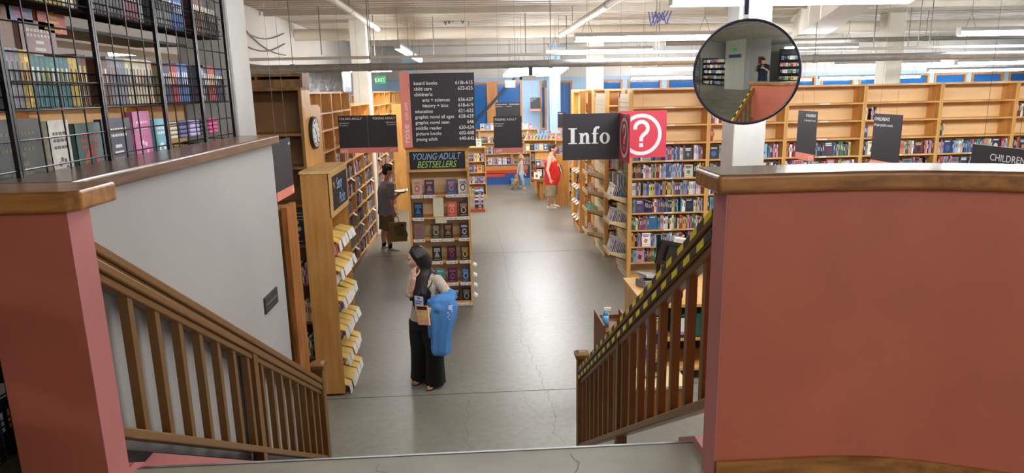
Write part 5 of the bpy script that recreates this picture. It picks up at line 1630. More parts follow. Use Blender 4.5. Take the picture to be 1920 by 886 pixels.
def add_hand(b, w, d, nrm, k=1.0, curl=0.5, thumb=1, spread=0.0, curls=None):
    "w wrist, d towards the fingers, nrm direction the palm faces (fingers curl that way), thumb = +1/-1 side along d x nrm"
    w, d, nrm = Vector(w), Vector(d).normalized(), Vector(nrm)
    nrm = (nrm - d * nrm.dot(d)).normalized(); s = d.cross(nrm) * thumb
    rings = []
    for u, wd, th in ((-0.01, 0.026, 0.019), (0.02, 0.032, 0.016), (0.05, 0.040, 0.014), (0.085, 0.041, 0.012), (0.092, 0.036, 0.009)):
        rings.append(ering(w + d * (u * k), s, nrm, wd * k, th * k, 16))
    b.loft(rings)
    for i, (off, L, r) in enumerate(((0.030, 0.070, 0.0085), (0.010, 0.078, 0.009), (-0.010, 0.072, 0.0085), (-0.029, 0.058, 0.0075))):
        cu = (curls[i] if curls else curl) * (1 + 0.12 * (i - 1))
        p = w + d * 0.078 * k + s * off * k; pts = [p]; a = 0.15 * cu
        dd = (d + s * (off * spread * 8)).normalized()
        for seg, fr in ((0.45, 0.8), (0.32, 0.9), (0.25, 0.6)):
            a += cu * fr
            pts.append(pts[-1] + (dd * cos(a) + nrm * sin(a)) * L * k * seg)
        b.chain(pts, [r * k, r * k * 0.95, r * k * 0.88, r * k * 0.75], 8, sub=2)
    tp = w + d * 0.022 * k + s * 0.028 * k
    t1 = tp + (d * 0.55 + s * 0.75 + nrm * 0.3).normalized() * 0.036 * k
    t2 = t1 + (d * 0.85 + s * 0.35 + nrm * (0.3 + 0.4 * curl)).normalized() * 0.032 * k
    t3 = t2 + (d * 0.9 - s * 0.05 + nrm * (0.35 + 0.5 * curl)).normalized() * 0.024 * k
    b.chain([w + d * 0.012 * k, tp, t1, t2, t3], [0.013 * k, 0.013 * k, 0.0105 * k, 0.0095 * k, 0.008 * k], 8, sub=2)


def torso_rings(J, f, k, grow=0.0, prof=None):
    "prof: list of (t along pelvis..neck, rx, ry)"
    r = right_of(f); P = [J['pelvis'], J['waist'], J['chest'], J['neck']]
    out = []
    for (i, t, rx, ry) in prof:
        c = P[i].lerp(P[min(i + 1, 3)], t)
        out.append(ering(c, r, f, (rx + grow) * k, (ry + grow) * k, 28, 0.9))
    return out


def person(label, J, f, hf, k=1.0, hk=None, pitch=0.1, roll=0.0, sk=SKIN, prof=None, limb=1.0, vox=0.0065, hands=None, feet=True):
    t = thing('person', label, 'person', (J['anL'].x * 0.5 + J['anR'].x * 0.5, J['anL'].y * 0.5 + J['anR'].y * 0.5, 0))
    t_loc = t.location.copy(); hk = hk or k
    R = head_frame(hf, pitch, roll)
    b = MB()
    add_head(b, J['head'], R, hk)
    b.chain([J['neck'] - Vector((0, 0, 0.03 * k)), J['neck'] + (J['head'] - J['neck']) * 0.35, J['head'] + R @ Vector((0, 0.02 * hk, -0.06 * hk))], [0.062 * k, 0.052 * k, 0.052 * hk], 14)
    b.loft(torso_rings(J, f, k, 0, prof))
    for s in 'LR':
        lm = limb
        b.chain([J['sh' + s], J['el' + s], J['wr' + s]], [0.052 * k * lm, 0.039 * k * lm, 0.026 * k], 14, sub=4)
        b.chain([J['chest'].lerp(J['neck'], 0.55), J['sh' + s]], [0.06 * k, 0.054 * k * lm], 12)
        b.chain([J['hip' + s], J['kn' + s], J['an' + s]], [0.088 * k * lm, 0.056 * k * lm, 0.038 * k], 14, sub=4)
        b.chain([J['kn' + s], J['kn' + s].lerp(J['an' + s], 0.3) - Vector((0, 0, 0)) - Vector((f.x, f.y, 0)) * 0.015 * k, J['an' + s]], [0.052 * k * lm, 0.058 * k * lm, 0.036 * k], 12, sub=3)
        td = J['toe' + s] - J['an' + s]; td.z = 0
        b.chain([Vector((J['an' + s].x, J['an' + s].y, 0.045 * k)), Vector((J['an' + s].x, J['an' + s].y, 0.04 * k)) + td], [0.028 * k, 0.014 * k], 10)
    for (w, d, n_, cu, th) in hands or []:
        add_hand(b, w, d, n_, k, cu, th)
    o = b.build('body', sk, None); remesh(o, vox, 3)
    o.data.transform(Matrix.Translation(-t_loc)); o.parent = t
    face_bits2(t, J['head'], R, hk, t_loc)
    return t, R, t_loc


def reloc(o, t, loc):
    o.data.transform(Matrix.Translation(-loc)); o.parent = t
    return o


def face_bits2(t, c, R, k, loc):
    before = set(bpy.data.objects)
    face_bits(None, c, R, k)
    for o in [o for o in bpy.data.objects if o not in before]:
        reloc(o, t, loc)


def cloth(name, b, m, t, loc, vox=0.011, sm=2):
    o = b.build(name, m, None); remesh(o, vox, sm); return reloc(o, t, loc)


def shoe(t, loc, an, toe, m, k=1.0, sole=CARD, low=0.075, name='shoe'):
    d = toe - an; d.z = 0; L = d.length; d.normalize(); s = Vector((-d.y, d.x, 0))
    b = MB(); R = []
    base = Vector((an.x, an.y, 0))
    for u, w, h in ((-0.055, 0.024, 0.05), (-0.035, 0.036, low), (0.02, 0.040, low), (0.07, 0.043, 0.066), (L * 0.75, 0.046, 0.05), (L, 0.042, 0.042), (L + 0.03, 0.028, 0.032), (L + 0.042, 0.012, 0.024)):
        c = base + d * u * k
        R.append([c + s * (w * k * cos(a)) + Vector((0, 0, 0.012 * k + (h * k - 0.012 * k) * max(0, sin(a)) ** 0.7 if sin(a) > 0 else 0.012 * k)) for a in [2 * pi * j / 20 for j in range(20)]])
    b.loft(R); o = b.build(name, m, None, True); reloc(o, t, loc)
    b = MB(); out = []
    for u, w in ((-0.06, 0.02), (-0.035, 0.038), (0.03, 0.042), (L * 0.75, 0.049), (L + 0.02, 0.038), (L + 0.046, 0.014)):
        out.append((u, w))
    pts = [base + d * u * k + s * w * k for u, w in out] + [base + d * u * k - s * w * k for u, w in reversed(out)]
    b.prism([Vector((p.x, p.y, 0.002)) for p in pts][::-1], (0, 0, 0.016 * k))
    q = reloc(b.build('sole', sole, None), o, Vector((0, 0, 0))); q.data.transform(Matrix.Translation(-loc))
    return o


# ---------------------------------------------------------------- the woman
Yw = 6.93
def W(px, py, dy=0.0): return at(px, py, Yw + dy)
f = Vector((-0.56, -0.83, 0)).normalized(); r = right_of(f)
J = dict(head=W(782, 484, 0.0), neck=W(797, 513, 0.02), chest=W(798, 532, 0.0), waist=W(796, 568, 0), pelvis=W(796, 592, 0))
J['shR'] = J['neck'] + r * 0.165 + Vector((0, 0, -0.055)); J['shL'] = J['neck'] - r * 0.165 + Vector((0, 0, -0.055))
J['elR'] = W(769, 552, -0.10); J['wrR'] = W(776, 522, -0.16)
J['elL'] = W(844, 556, -0.12); J['wrL'] = W(815, 580, -0.27)
J['hipR'] = J['pelvis'] + r * 0.085 + Vector((0, 0, -0.04)); J['hipL'] = J['pelvis'] - r * 0.085 + Vector((0, 0, -0.04))
J['knR'] = W(787, 652, 0.06); J['knL'] = W(815, 657, -0.06)
J['anR'] = onfloor(789, 712) + Vector((0, 0, 0.08)); J['anL'] = onfloor(817, 722) + Vector((0, 0, 0.08))
J['toeR'] = J['anR'] + Vector((-0.05, -0.13, 0)); J['toeL'] = J['anL'] + Vector((-0.07, -0.12, 0))
prof = [(0, -0.45, 0.15, 0.115), (0, 0.0, 0.165, 0.12), (0, 0.5, 0.15, 0.108), (1, 0.0, 0.128, 0.095), (1, 0.5, 0.138, 0.105), (2, 0.0, 0.155, 0.118), (2, 0.45, 0.158, 0.098), (2, 0.75, 0.12, 0.07), (2, 1.0, 0.06, 0.055)]
hf = Vector((-0.92, -0.38, 0))
hands = [(J['wrR'], Vector((-0.12, 0.35, 1.0)), Vector((0.5, 0.8, -0.1)), 0.5, -1), (J['wrL'], Vector((-1.0, -0.25, -0.15)), Vector((0.1, 0.9, 0.1)), 0.7, 1)]
tw, R, L0 = person('woman with long black hair holding a blue jacket and a book', J, f, hf, 0.93, 0.98, 0.30, 0.0, SKIN2, prof, 0.92, 0.0055, hands)
SH = mat('striped_shirt', (216, 200, 182), 0.8, noise=0.16, nscale=1.0, stretch=(110, 110, 0.5), col2=(178, 162, 146))
b = MB()
P2 = [(0, -0.25, 0.172, 0.134), (0, 0.05, 0.168, 0.130), (0, 0.5, 0.158, 0.118), (1, 0.0, 0.146, 0.112), (1, 0.5, 0.154, 0.12), (2, 0.0, 0.170, 0.136), (2, 0.45, 0.172, 0.112), (2, 0.78, 0.125, 0.08), (2, 0.95, 0.078, 0.066)]
b.loft(torso_rings(J, f, 0.93, 0.004, P2))
for s in 'LR':
    b.chain([J['chest'].lerp(J['neck'], 0.55), J['sh' + s]], [0.066, 0.064], 12)
    e = J['el' + s] if s == 'L' else J['sh' + s].lerp(J['elR'], 0.9)
    b.chain([J['sh' + s], J['sh' + s].lerp(e, 0.5), e], [0.063, 0.057, 0.055], 14, sub=5)
sht = cloth('shirt', b, SH, tw, L0, 0.009, 2)
b = MB()
for s in (-1, 1):       # collar wings
    c0 = J['neck'] + Vector((0, 0, 0.012)) + r * s * 0.055
    b.prism([c0 - f * 0.03 + Vector((0, 0, 0.012)), c0 + f * 0.055 + Vector((0, 0, 0.0)), c0 + f * 0.095 + r * s * 0.035 + Vector((0, 0, -0.06)), c0 + f * 0.03 + r * s * 0.045 + Vector((0, 0, -0.02))], -f * 0.004 + Vector((0, 0, 0.006)))
reloc(bevel(b.build('collar', mat('collar_beige', (206, 190, 170), 0.8), None), 0.003), tw, L0)
b = MB()
for s in 'LR':
    h_, kn, an = J['hip' + s], J['kn' + s], J['an' + s]
    rr = []
    for tt, ra in ((0.0, 0.105), (0.25, 0.108), (0.5, 0.098)):
        rr.append(ering(h_.lerp(kn, tt * 2 if tt < 0.5 else 1.0), r, f, ra, ra * 1.0, 28))
    for tt, ra in ((0.35, 0.098), (0.7, 0.104), (0.93, 0.112)):
        c = kn.lerp(Vector((an.x, an.y, 0.0)), tt); ring = []
        for j, p in enumerate(ering(c, r, f, ra, ra * 1.05, 28)):
            q = 1 + 0.07 * sin(j * 2 * pi / 28 * 5) * tt
            ring.append(c + (p - c) * q)
        rr.append(ring)
    b.loft(rr)
b.loft([ering(J['pelvis'] + Vector((0, 0, z)), r, f, a, c, 28) for z, a, c in ((-0.13, 0.165, 0.125), (-0.05, 0.168, 0.13), (0.0, 0.150, 0.117), (0.02, 0.12, 0.10))])
cloth('trousers', b, mat('black_trousers', (13, 13, 15), 0.85, bump=0.3, nscale=20), tw, L0, 0.010, 2)
TAN = mat('tan_leather', (176, 112, 68), 0.5)
for s in 'LR': shoe(tw, L0, J['an' + s], J['toe' + s], TAN, 0.9, RUBBER)
# hair: scalp shell and long falling locks
HC = J['head']
b = MB()
def cap_fn(q):
    x, y, z = q
    return Vector((x, y, z))
b.ball(HC + R @ Vector((0, 0.022, 0.016)), (0.089, 0.104, 0.122), 28, 20, R)
rh = random.Random(3)
def hp(lx, ly, lz): return HC + R @ Vector((lx, ly, lz))
for k in range(70):
    # person's left side (towards the camera) and the back; x>0 is her left
    a = -0.30 + 3.0 * k / 69 + rh.uniform(-0.04, 0.04)
    sx, sy = cos(a) * 0.090, sin(a) * 0.100
    if a < 0.0: sx = 0.088
    top = hp(0.0 + 0.2 * sx, sy * 0.3 - 0.02, 0.128)
    mid = hp(sx * 0.98, sy + 0.012, 0.03)
    low = hp(sx * 0.95, sy + 0.022, -0.09)
    u = k / 69.0; fr = 0.185 - 0.05 * u - (0.26 * max(0, u - 0.62) / 0.38); sd = 0.0 + 0.115 * min(1, u / 0.6)
    e0 = J['neck'] - r * (sd * 0.8) + f * (fr * 0.75) + Vector((0, 0, -0.03))
    g = J['neck'] + f * (fr + 0.0) - r * sd * 0.95 + r * rh.uniform(-0.02, 0.02) + Vector((0, 0, -0.16 - rh.uniform(0, 0.03)))
    g2 = g + Vector((0, 0, -0.08 - 0.06 * sin(pi * min(1, u * 1.4)) - rh.uniform(0, 0.04))) + f * 0.02 + r * 0.01
    b.chain([top, mid, low, e0.lerp(low, 0.25) + r * rh.uniform(-0.01, 0.01), g, g2], [0.014, 0.019, 0.019, 0.019, 0.018, 0.008], 7, sub=3, ball=False)
for k in range(16):     # far side lock falling in front
    a = rh.uniform(0.6, 1.4)
    top = hp(-0.02, 0.0, 0.128); mid = hp(-0.086, 0.02 + 0.03 * a, 0.03); low = hp(-0.08, 0.035 + 0.02 * a, -0.1)
    g = J['neck'] + r * (0.075 + rh.uniform(-0.02, 0.02)) + f * 0.15 + Vector((0, 0, -0.17)); g2 = g + Vector((0, 0, -0.10))
    b.chain([top, mid, low, g, g2], [0.013, 0.018, 0.018, 0.016, 0.008], 7, sub=3, ball=False)
HAIRB = mat('black_hair', (22, 18, 18), 0.38, bump=0.5, nscale=3, stretch=(60, 60, 2), detail=6)
cloth('hair', b, HAIRB, tw, L0, 0.0055, 1)
# shoulder strap, lanyard and badge
b = MB(); b.chain([J['shL'] + r * 0.03 + Vector((0, 0, 0.075)), J['shL'] + r * 0.02 + f * 0.10 + Vector((0, 0, -0.03)), J['chest'] - r * 0.12 + f * 0.11, J['waist'] - r * 0.15 + f * 0.05], [0.006] * 4, 8, sub=4)
reloc(b.build('bag_strap', BLACK, None, True), tw, L0)
bp = W(785.5, 560, -0.235)
b = MB(); b.chain([J['neck'] + f * 0.10 - r * 0.02 + Vector((0, 0, -0.12)), bp + Vector((0, 0, 0.045))], [0.003, 0.003], 6); reloc(b.build('lanyard', mat('lanyard_blue', (50, 70, 150), 0.6), None), tw, L0)
Mb = Matrix((-r, -f, Vector((0, 0, 1)))).transposed().to_4x4(); Mb.translation = bp
MBd = MB().box(-0.055, 0.055, -0.004, 0, -0.135, 0.03, M=Mb)
o = reloc(MBd.build('badge', mat('badge_pale', (214, 218, 236), 0.3), None), tw, L0)
b = MB(); b.box(-0.014, 0.014, -0.006, -0.004, -0.005, 0.02, M=Mb)
for q in range(4):
    b.box(-0.045, 0.045 - 0.014 * q, -0.006, -0.004, -0.03 - 0.024 * q, -0.018 - 0.024 * q, M=Mb)
reloc(b.build('badge_print', mat('badge_ink', (90, 120, 190), 0.5), None), tw, L0)
# the book she holds
hb_ = W(797, 590, -0.36)
Mk = Matrix((-r, -f, Vector((0, 0, 1)))).transposed().to_4x4(); Mk = Mk @ Euler((0, -0.10, 0)).to_matrix().to_4x4(); Mk.translation = hb_ - Vector((0.075, 0, 0.10))
t = thing('book', 'orange and white picture book held in the woman\'s hand', 'book'); t.matrix_world = Mk
MB().box(0, 0.15, 0, 0.003, 0, 0.20).box(0, 0.15, 0.014, 0.017, 0, 0.20).box(0, 0.003, 0, 0.017, 0, 0.20).build('cover', mat('book_orange', (226, 150, 60), 0.35, noise=0.6, nscale=14, col2=(240, 214, 150)), t)
MB().box(0.003, 0.147, 0.003, 0.014, 0.003, 0.197).build('pages', PAGES, t)
MB().box(0.005, 0.145, -0.001, 0, 0.005, 0.06).build('cover_art', mat('book_lilac', (226, 190, 186), 0.4, noise=0.4, nscale=24, col2=(236, 150, 90)), t)
MB().box(0.01, 0.14, -0.001, 0, 0.16, 0.195).build('cover_art', mat('book_dark', (90, 40, 50), 0.4, noise=0.5, nscale=24, col2=(30, 30, 60)), t)
# blue jacket draped over her left forearm
b = MB(); n = 40
def drape(cs, seed):
    rr = random.Random(seed); ph = rr.uniform(0, 6); R_ = []
    for i, (px, py, wx, wy, amp) in enumerate(cs):
        c = W(px, py, -0.20); ring = []
        for j in range(n):
            a = 2 * pi * j / n
            q = 1 + 1.9 * amp * (0.6 * sin(5 * a + ph + 0.25 * i) + 0.4 * sin(8 * a - ph + 0.3 * i))
            ring.append(c + Vector((wx * cos(a) * q, wy * sin(a) * q, 0)))
        R_.append(ring)
    b.loft(R_)
drape([(829, 552, 0.05, 0.05, 0.0), (829, 558, 0.125, 0.09, 0.05), (828, 575, 0.145, 0.11, 0.08), (829, 595, 0.14, 0.11, 0.10), (827, 620, 0.105, 0.10, 0.12), (826, 640, 0.098, 0.09, 0.12), (826, 655, 0.10, 0.085, 0.10), (827, 663, 0.088, 0.07, 0.05)], 2)
drape([(808, 562, 0.04, 0.05, 0.0), (810, 575, 0.05, 0.05, 0.06), (810, 600, 0.045, 0.045, 0.08), (809, 622, 0.036, 0.04, 0.08), (808, 633, 0.022, 0.03, 0.0)], 5)
drape([(846, 556, 0.03, 0.05, 0), (849, 570, 0.05, 0.07, 0.06), (848, 592, 0.045, 0.06, 0.08), (843, 612, 0.03, 0.05, 0.08), (840, 635, 0.02, 0.03, 0)], 9)
b.chain([J['elL'] + Vector((0, 0, 0.02)), J['wrL'] + Vector((0.03, 0, 0.02))], [0.07, 0.055], 14, sub=4)
BJ = mat('blue_fleece', (86, 146, 216), 0.9, noise=0.08, nscale=60, bump=0.3)
jk = b.build('jacket', BJ, None); remesh(jk, 0.008, 2)
tag(jk, 'blue jacket draped over the woman\'s forearm', 'jacket')
jb = BVHTree.FromObject(jk, bpy.context.evaluated_depsgraph_get())
b = MB()
def decal(px, py, w, h, rot=0.0):
    vs = []
    for j in range(3):
        for i in range(3):
            u, v = (i / 2 - 0.5) * w, (j / 2 - 0.5) * h
            x, y = px + u * cos(rot) - v * sin(rot), py + u * sin(rot) + v * cos(rot)
            d = D(x, y).normalized(); hit = jb.ray_cast(Vector((0, 0, EYE)), d)
            if hit[0] is None: return
            vs.append(hit[0] - d * 0.003)
    b.add(vs, [(j * 3 + i, j * 3 + i + 1, j * 3 + i + 4, j * 3 + i + 3) for j in range(2) for i in range(2)])
for k in range(4):
    decal(842 + 2.6 * (k % 2), 574 + 4.2 * (k // 2), 2.0, 3.6, 0.1); decal(847.2, 572.5 + 3.4 * k, 2.6, 1.4, 0.1)
for k in range(4): decal(840 + (k % 2) * 2.4, 586 + 4 * k, 2.2, 2.6, 0.6)
if b.v: b.build('jacket_print', mat('print_white', (232, 236, 244), 0.7), jk)

# ---------------------------------------------------------------- man with paper bag
Ym = 13.57
def Wm(px, py, dy=0.0): return at(px, py, Ym + dy)
f = Vector((0.86, 0.5, 0)).normalized(); r = right_of(f)
J = dict(head=Wm(727.5, 320), neck=Wm(725, 338), chest=Wm(723.5, 360), waist=Wm(723.5, 382), pelvis=Wm(724.5, 402))
J['shR'] = J['neck'] + r * 0.19 + Vector((0, 0, -0.07)); J['shL'] = J['neck'] - r * 0.19 + Vector((0, 0, -0.07))
J['elR'] = Wm(733, 376, -0.22); J['wrR'] = Wm(739, 397, -0.22)
J['elL'] = Wm(737, 372, 0.24); J['wrL'] = Wm(750, 361, 0.14)
J['hipR'] = J['pelvis'] + r * 0.09 + Vector((0, 0, -0.05)); J['hipL'] = J['pelvis'] - r * 0.09 + Vector((0, 0, -0.05))
J['knR'] = Wm(730, 434, -0.09); J['knL'] = Wm(721, 431, 0.09)
J['anR'] = onfloor(732, 471) + Vector((0, 0, 0.09)); J['anL'] = onfloor(720.5, 466.5) + Vector((0, 0, 0.09))
J['toeR'] = J['anR'] + Vector((0.155, 0.01, 0)); J['toeL'] = J['anL'] + Vector((0.10, 0.10, 0))
MP_ = [(0, -0.4, 0.16, 0.13), (0, 0.0, 0.172, 0.135), (0, 0.6, 0.165, 0.13), (1, 0.0, 0.16, 0.125), (1, 0.5, 0.172, 0.128), (2, 0.0, 0.19, 0.135), (2, 0.45, 0.195, 0.115), (2, 0.78, 0.13, 0.08), (2, 1.0, 0.065, 0.06)]
hands = [(J['wrR'], Vector((0.12, 0.0, -1.0)), Vector((0.3, 0.95, 0)), 1.1, 1), (J['wrL'], Vector((0.9, -0.2, 0.0)), Vector((0, 0.1, 1)), 0.6, -1)]
tm, R, L0 = person('man in grey t-shirt and shorts reading an open book in the left aisle', J, f, Vector((0.93, 0.32, 0)), 1.03, 1.02, 0.2, 0, SKIN, MP_, 1.0, 0.009, hands)
GT = mat('grey_tee', (150, 156, 172), 0.85, noise=0.06, nscale=20, bump=0.2)
b = MB(); b.loft(torso_rings(J, f, 1.03, 0.018, [(0, 0.05, 0.176, 0.142)] + MP_[2:-1] + [(2, 0.93, 0.075, 0.07)]))
for s in 'LR':
    e = J['sh' + s].lerp(J['el' + s], 0.72); b.chain([J['chest'].lerp(J['neck'], 0.55), J['sh' + s]], [0.078, 0.078], 12); b.chain([J['sh' + s], e], [0.076, 0.075], 14, sub=4)
cloth('t_shirt', b, GT, tm, L0, 0.013)
def shorts(J, f, r, k, m, t, loc, knee=0.0, flare=0.115):
    b = MB(); b.loft([ering(J['pelvis'] + Vector((0, 0, z)), r, f, a * k, c * k, 28) for z, a, c in ((-0.14, 0.17, 0.14), (-0.05, 0.182, 0.148), (0.04, 0.176, 0.14))])
    for s in 'LR':
        e = J['hip' + s].lerp(J['kn' + s], 1 - knee)
        b.loft([ering(J['hip' + s].lerp(e, q), r, f, a * k, a * k * 1.12, 24) for q, a in ((0, 0.108), (0.4, flare), (0.8, flare), (1.0, flare + 0.002))])
    cloth('shorts', b, m, t, loc, 0.012)
shorts(J, f, r, 1.0, mat('olive_shorts', (128, 118, 90), 0.85, noise=0.08), tm, L0, 0.12, 0.105)
for s in 'LR':
    b = MB(); b.chain([J['an' + s] + Vector((0, 0, 0.0)), J['an' + s].lerp(J['kn' + s], 0.26)], [0.044, 0.047], 14); reloc(b.build('sock', mat('navy_sock', (28, 30, 44), 0.9), None, True), tm, L0)
    shoe(tm, L0, J['an' + s], J['toe' + s], mat('grey_sneaker', (176, 172, 160), 0.7, noise=0.1), 1.05)
def short_hair(t, HC, R, k, c, loc, name='hair', back=0.0):
    b = MB(); rr = random.Random(4)
    b.ball(HC + R @ Vector((0, 0.016 * k, 0.034 * k)), (0.084 * k, 0.102 * k, 0.098 * k), 24, 18, R)
    b.ball(HC + R @ Vector((0, 0.045 * k, -0.01 * k)), (0.078 * k, 0.072 * k, 0.085 * k), 20, 14, R)
    for q in range(90):
        a, e = rr.uniform(0, 2 * pi), rr.uniform(0.1, 1.3)
        d = Vector((cos(a) * cos(e), sin(a) * cos(e), sin(e)))
        if d.y < -0.35 and d.z < 0.55: continue
        p = HC + R @ (Vector((0, 0.016, 0.03)) * k + Vector((d.x * 0.082, d.y * 0.1, d.z * 0.098)) * k)
        b.chain([p, p + R @ (d * 0.016 * k + Vector((rr.uniform(-0.01, 0.01), rr.uniform(-0.01, 0.01), 0.004)) * k)], [0.010 * k, 0.005 * k], 6, sub=1)
    return cloth(name, b, mat('hair_%d_%d' % (c[0], c[1]), c, 0.75, bump=0.6, nscale=60), t, loc, 0.007, 1)
short_hair(tm, J['head'], R, 1.02, (40, 30, 24), L0)
# paper bag
Mg = Wm(747, 452, -0.20); bz = Mg.z
t = thing('paper_bag', 'brown paper carrier bag with green print in the reading man\'s hand', 'bag', (Mg.x - 0.19, Mg.y, bz), 0.12)
b = MB(); wv = 0.37; hv = 0.39
rings = []
for q in range(7):
    z = hv * q / 6; ww = wv * (0.96 + 0.05 * sin(q)); dp = 0.13 * (1 - 0.55 * (q / 6)) * (1 if q else 0.85)
    rings.append([(x * ww + wv / 2 + 0.012 * sin(q * 2 + k), y * dp / 1.0 + 0.004 * cos(q * 3 + k), z) for k, (x, y) in enumerate(((-0.5, -0.5), (-0.17, -0.54), (0.17, -0.5), (0.5, -0.5), (0.52, 0), (0.5, 0.5), (0, 0.52), (-0.5, 0.5), (-0.48, 0)))])
b.loft(rings)
b.build('bag_body', mat('kraft_paper', (166, 138, 92), 0.8, noise=0.12, nscale=6, bump=0.5), t)
b = MB()
for y in (-0.05, 0.05):
    b.chain([(wv * 0.35, y, hv), (wv * 0.33, y * 0.5, hv + 0.09), (wv * 0.45, y * 0.5, hv + 0.13), (wv * 0.57, y * 0.5, hv + 0.09), (wv * 0.6, y, hv)], [0.008] * 5, 6)
b.build('bag_handle', mat('kraft_paper'  , (166, 138, 92)), t, True)
PG = mat('bag_print', (52, 78, 60), 0.8)
for k, (s_, x, z) in enumerate((('books', 0.14, 0.24), ('good', 0.17, 0.175), ('reading', 0.12, 0.11))):
    pass
b = MB(); rr = random.Random(8)
for row in range(4):
    x = 0.12 + 0.01 * row
    while x < 0.29:
        l = rr.uniform(0.008, 0.018); z = 0.29 - 0.055 * row
        b.add([Vector((x, -0.073 + 0.004 * 1, z)), Vector((x + l, -0.073, z)), Vector((x + l * 1.3, -0.066, z + 0.04)), Vector((x + l * 0.3, -0.066, z + 0.04))], [(0, 1, 2, 3)]); x += l + 0.01
b.rod((0.28, -0.058, 0.33), (0.28, -0.056, 0.33), 0.028, 16)
b.build('printed_words', PG, t)
# open book in his other hand
bk_ = Wm(757, 359, 0.14)
t = thing('open_book', 'open book in the reading man\'s left hand', 'book', bk_, 0.55)
for s in (-1, 1):
    MB().box(-0.16, 0.16, 0, 0.15, 0, 0.012, M=Euler((0.12 * s, 0, 0)).to_matrix().to_4x4() @ Matrix.Scale(s, 4, (0, 1, 0))).build('pages', PAGES, t)
    MB().box(-0.165, 0.165, 0, 0.155, -0.006, 0, M=Euler((0.12 * s, 0, 0)).to_matrix().to_4x4() @ Matrix.Scale(s, 4, (0, 1, 0))).build('cover', BLACK, t)

# ---------------------------------------------------------------- man in red
Yr = 18.05
def Wr(px, py, dy=0.0): return at(px, py, Yr + dy)
f = Vector((0.97, -0.22, 0)).normalized(); r = right_of(f)
J = dict(head=Wr(1036.5, 278.5), neck=Wr(1033.5, 291), chest=Wr(1034, 306), waist=Wr(1036, 326), pelvis=Wr(1034.5, 341))
J['shR'] = J['neck'] + r * 0.2 + Vector((0, 0, -0.06)); J['shL'] = J['neck'] - r * 0.2 + Vector((0, 0, -0.06))
J['elR'] = Wr(1026.5, 318, -0.24); J['wrR'] = Wr(1031.5, 336, -0.28)
J['elL'] = Wr(1036, 318, 0.25); J['wrL'] = Wr(1047, 318, 0.10)
J['hipR'] = J['pelvis'] + r * 0.10 + Vector((0, 0, -0.05)); J['hipL'] = J['pelvis'] - r * 0.10 + Vector((0, 0, -0.05))
J['knR'] = Wr(1031.5, 366, -0.12); J['knL'] = Wr(1035, 363, 0.10)
J['anR'] = onfloor(1029.5, 390.5) + Vector((0, 0, 0.09)); J['anL'] = onfloor(1036, 387) + Vector((0, 0, 0.09))
J['toeR'] = J['anR'] + Vector((0.15, -0.03, 0)); J['toeL'] = J['anL'] + Vector((0.14, -0.05, 0))
RP = [(0, -0.4, 0.17, 0.15), (0, 0.0, 0.19, 0.175), (0, 0.6, 0.19, 0.20), (1, 0.0, 0.19, 0.205), (1, 0.5, 0.195, 0.19), (2, 0.0, 0.20, 0.165), (2, 0.45, 0.2, 0.13), (2, 0.78, 0.14, 0.09), (2, 1.0, 0.07, 0.065)]
hands = [(J['wrR'], Vector((0.2, -0.1, -1.0)), Vector((0.5, 0.8, 0)), 0.5, 1), (J['wrL'], Vector((0.7, -0.5, 0.4)), Vector((-0.4, -0.4, 0.2)), 0.7, -1)]
tr, R, L0 = person('man in red tank top and khaki shorts at the far right of the aisle', J, f, Vector((0.97, -0.22, 0)), 1.0, 1.02, 0.12, 0, SKIN2, RP, 1.12, 0.009, hands)
RT = mat('red_tank', (214, 36, 34), 0.8, noise=0.06, nscale=20)
b = MB(); b.loft(torso_rings(J, f, 1.0, 0.016, [(0, -0.3, 0.19, 0.17), RP[1], RP[2], RP[3], RP[4], RP[5], (2, 0.3, 0.19, 0.14)]))
for s in (-1, 1):
    for q in (1, ):
        b.chain([J['chest'] + r * 0.115 * s + f * 0.12 + Vector((0, 0, 0.02)), J['neck'] + r * 0.10 * s + Vector((0, 0, -0.015)), J['chest'] + r * 0.115 * s - f * 0.12 + Vector((0, 0, 0.03))], [0.04, 0.032, 0.04], 10, sub=4)
cloth('tank_top', b, RT, tr, L0, 0.012)
b = MB(); qq = J['chest'] + f * 0.165 + r * 0.05
b.ball(qq - Vector((0, 0, 0.05)), (0.03, 0.06, 0.06), 12, 8); reloc(b.build('shirt_print', mat('print_yellow', (230, 200, 60), 0.7), None, True), tr, L0)
shorts(J, f, r, 1.05, mat('khaki_shorts', (142, 132, 104), 0.85, noise=0.08), tr, L0, -0.06, 0.122)
for s in 'LR': shoe(tr, L0, J['an' + s], J['toe' + s], mat('white_sneaker', (226, 224, 218), 0.6), 1.05)
short_hair(tr, J['head'], R, 1.02, (58, 42, 34), L0)
b = MB()
for s in (-1, 1):
    c = J['head'] + R @ Vector((0.030 * s, -0.102, 0.012)); 
    ring = [[c + R @ Vector(((0.022 + 0.002 * cos(a)) * cos(p), 0.002 * sin(a), (0.017 + 0.002 * cos(a)) * sin(p))) for a in [2 * pi * j / 6 for j in range(6)]] for p in [2 * pi * q / 20 for q in range(21)]]
    b.loft(ring, close=False); b.rod(c + R @ Vector((0.022 * s, 0, 0)), J['head'] + R @ Vector((0.08 * s, -0.0, 0.005)), 0.002, 5)
reloc(b.build('glasses', BLACK, None), tr, L0)
bp = Wr(1050, 315, -0.02)
t = thing('book', 'white-edged book held against the red-shirted man\'s belly', 'book', bp, -0.25)
MM = Euler((0, -0.35, 0)).to_matrix().to_4x4()
MB().box(0, 0.006, -0.08, 0.08, -0.11, 0.11, M=MM).box(0.03, 0.036, -0.08, 0.08, -0.11, 0.11, M=MM).build('cover', mat('cover_navy', (40, 44, 80), 0.4), t)
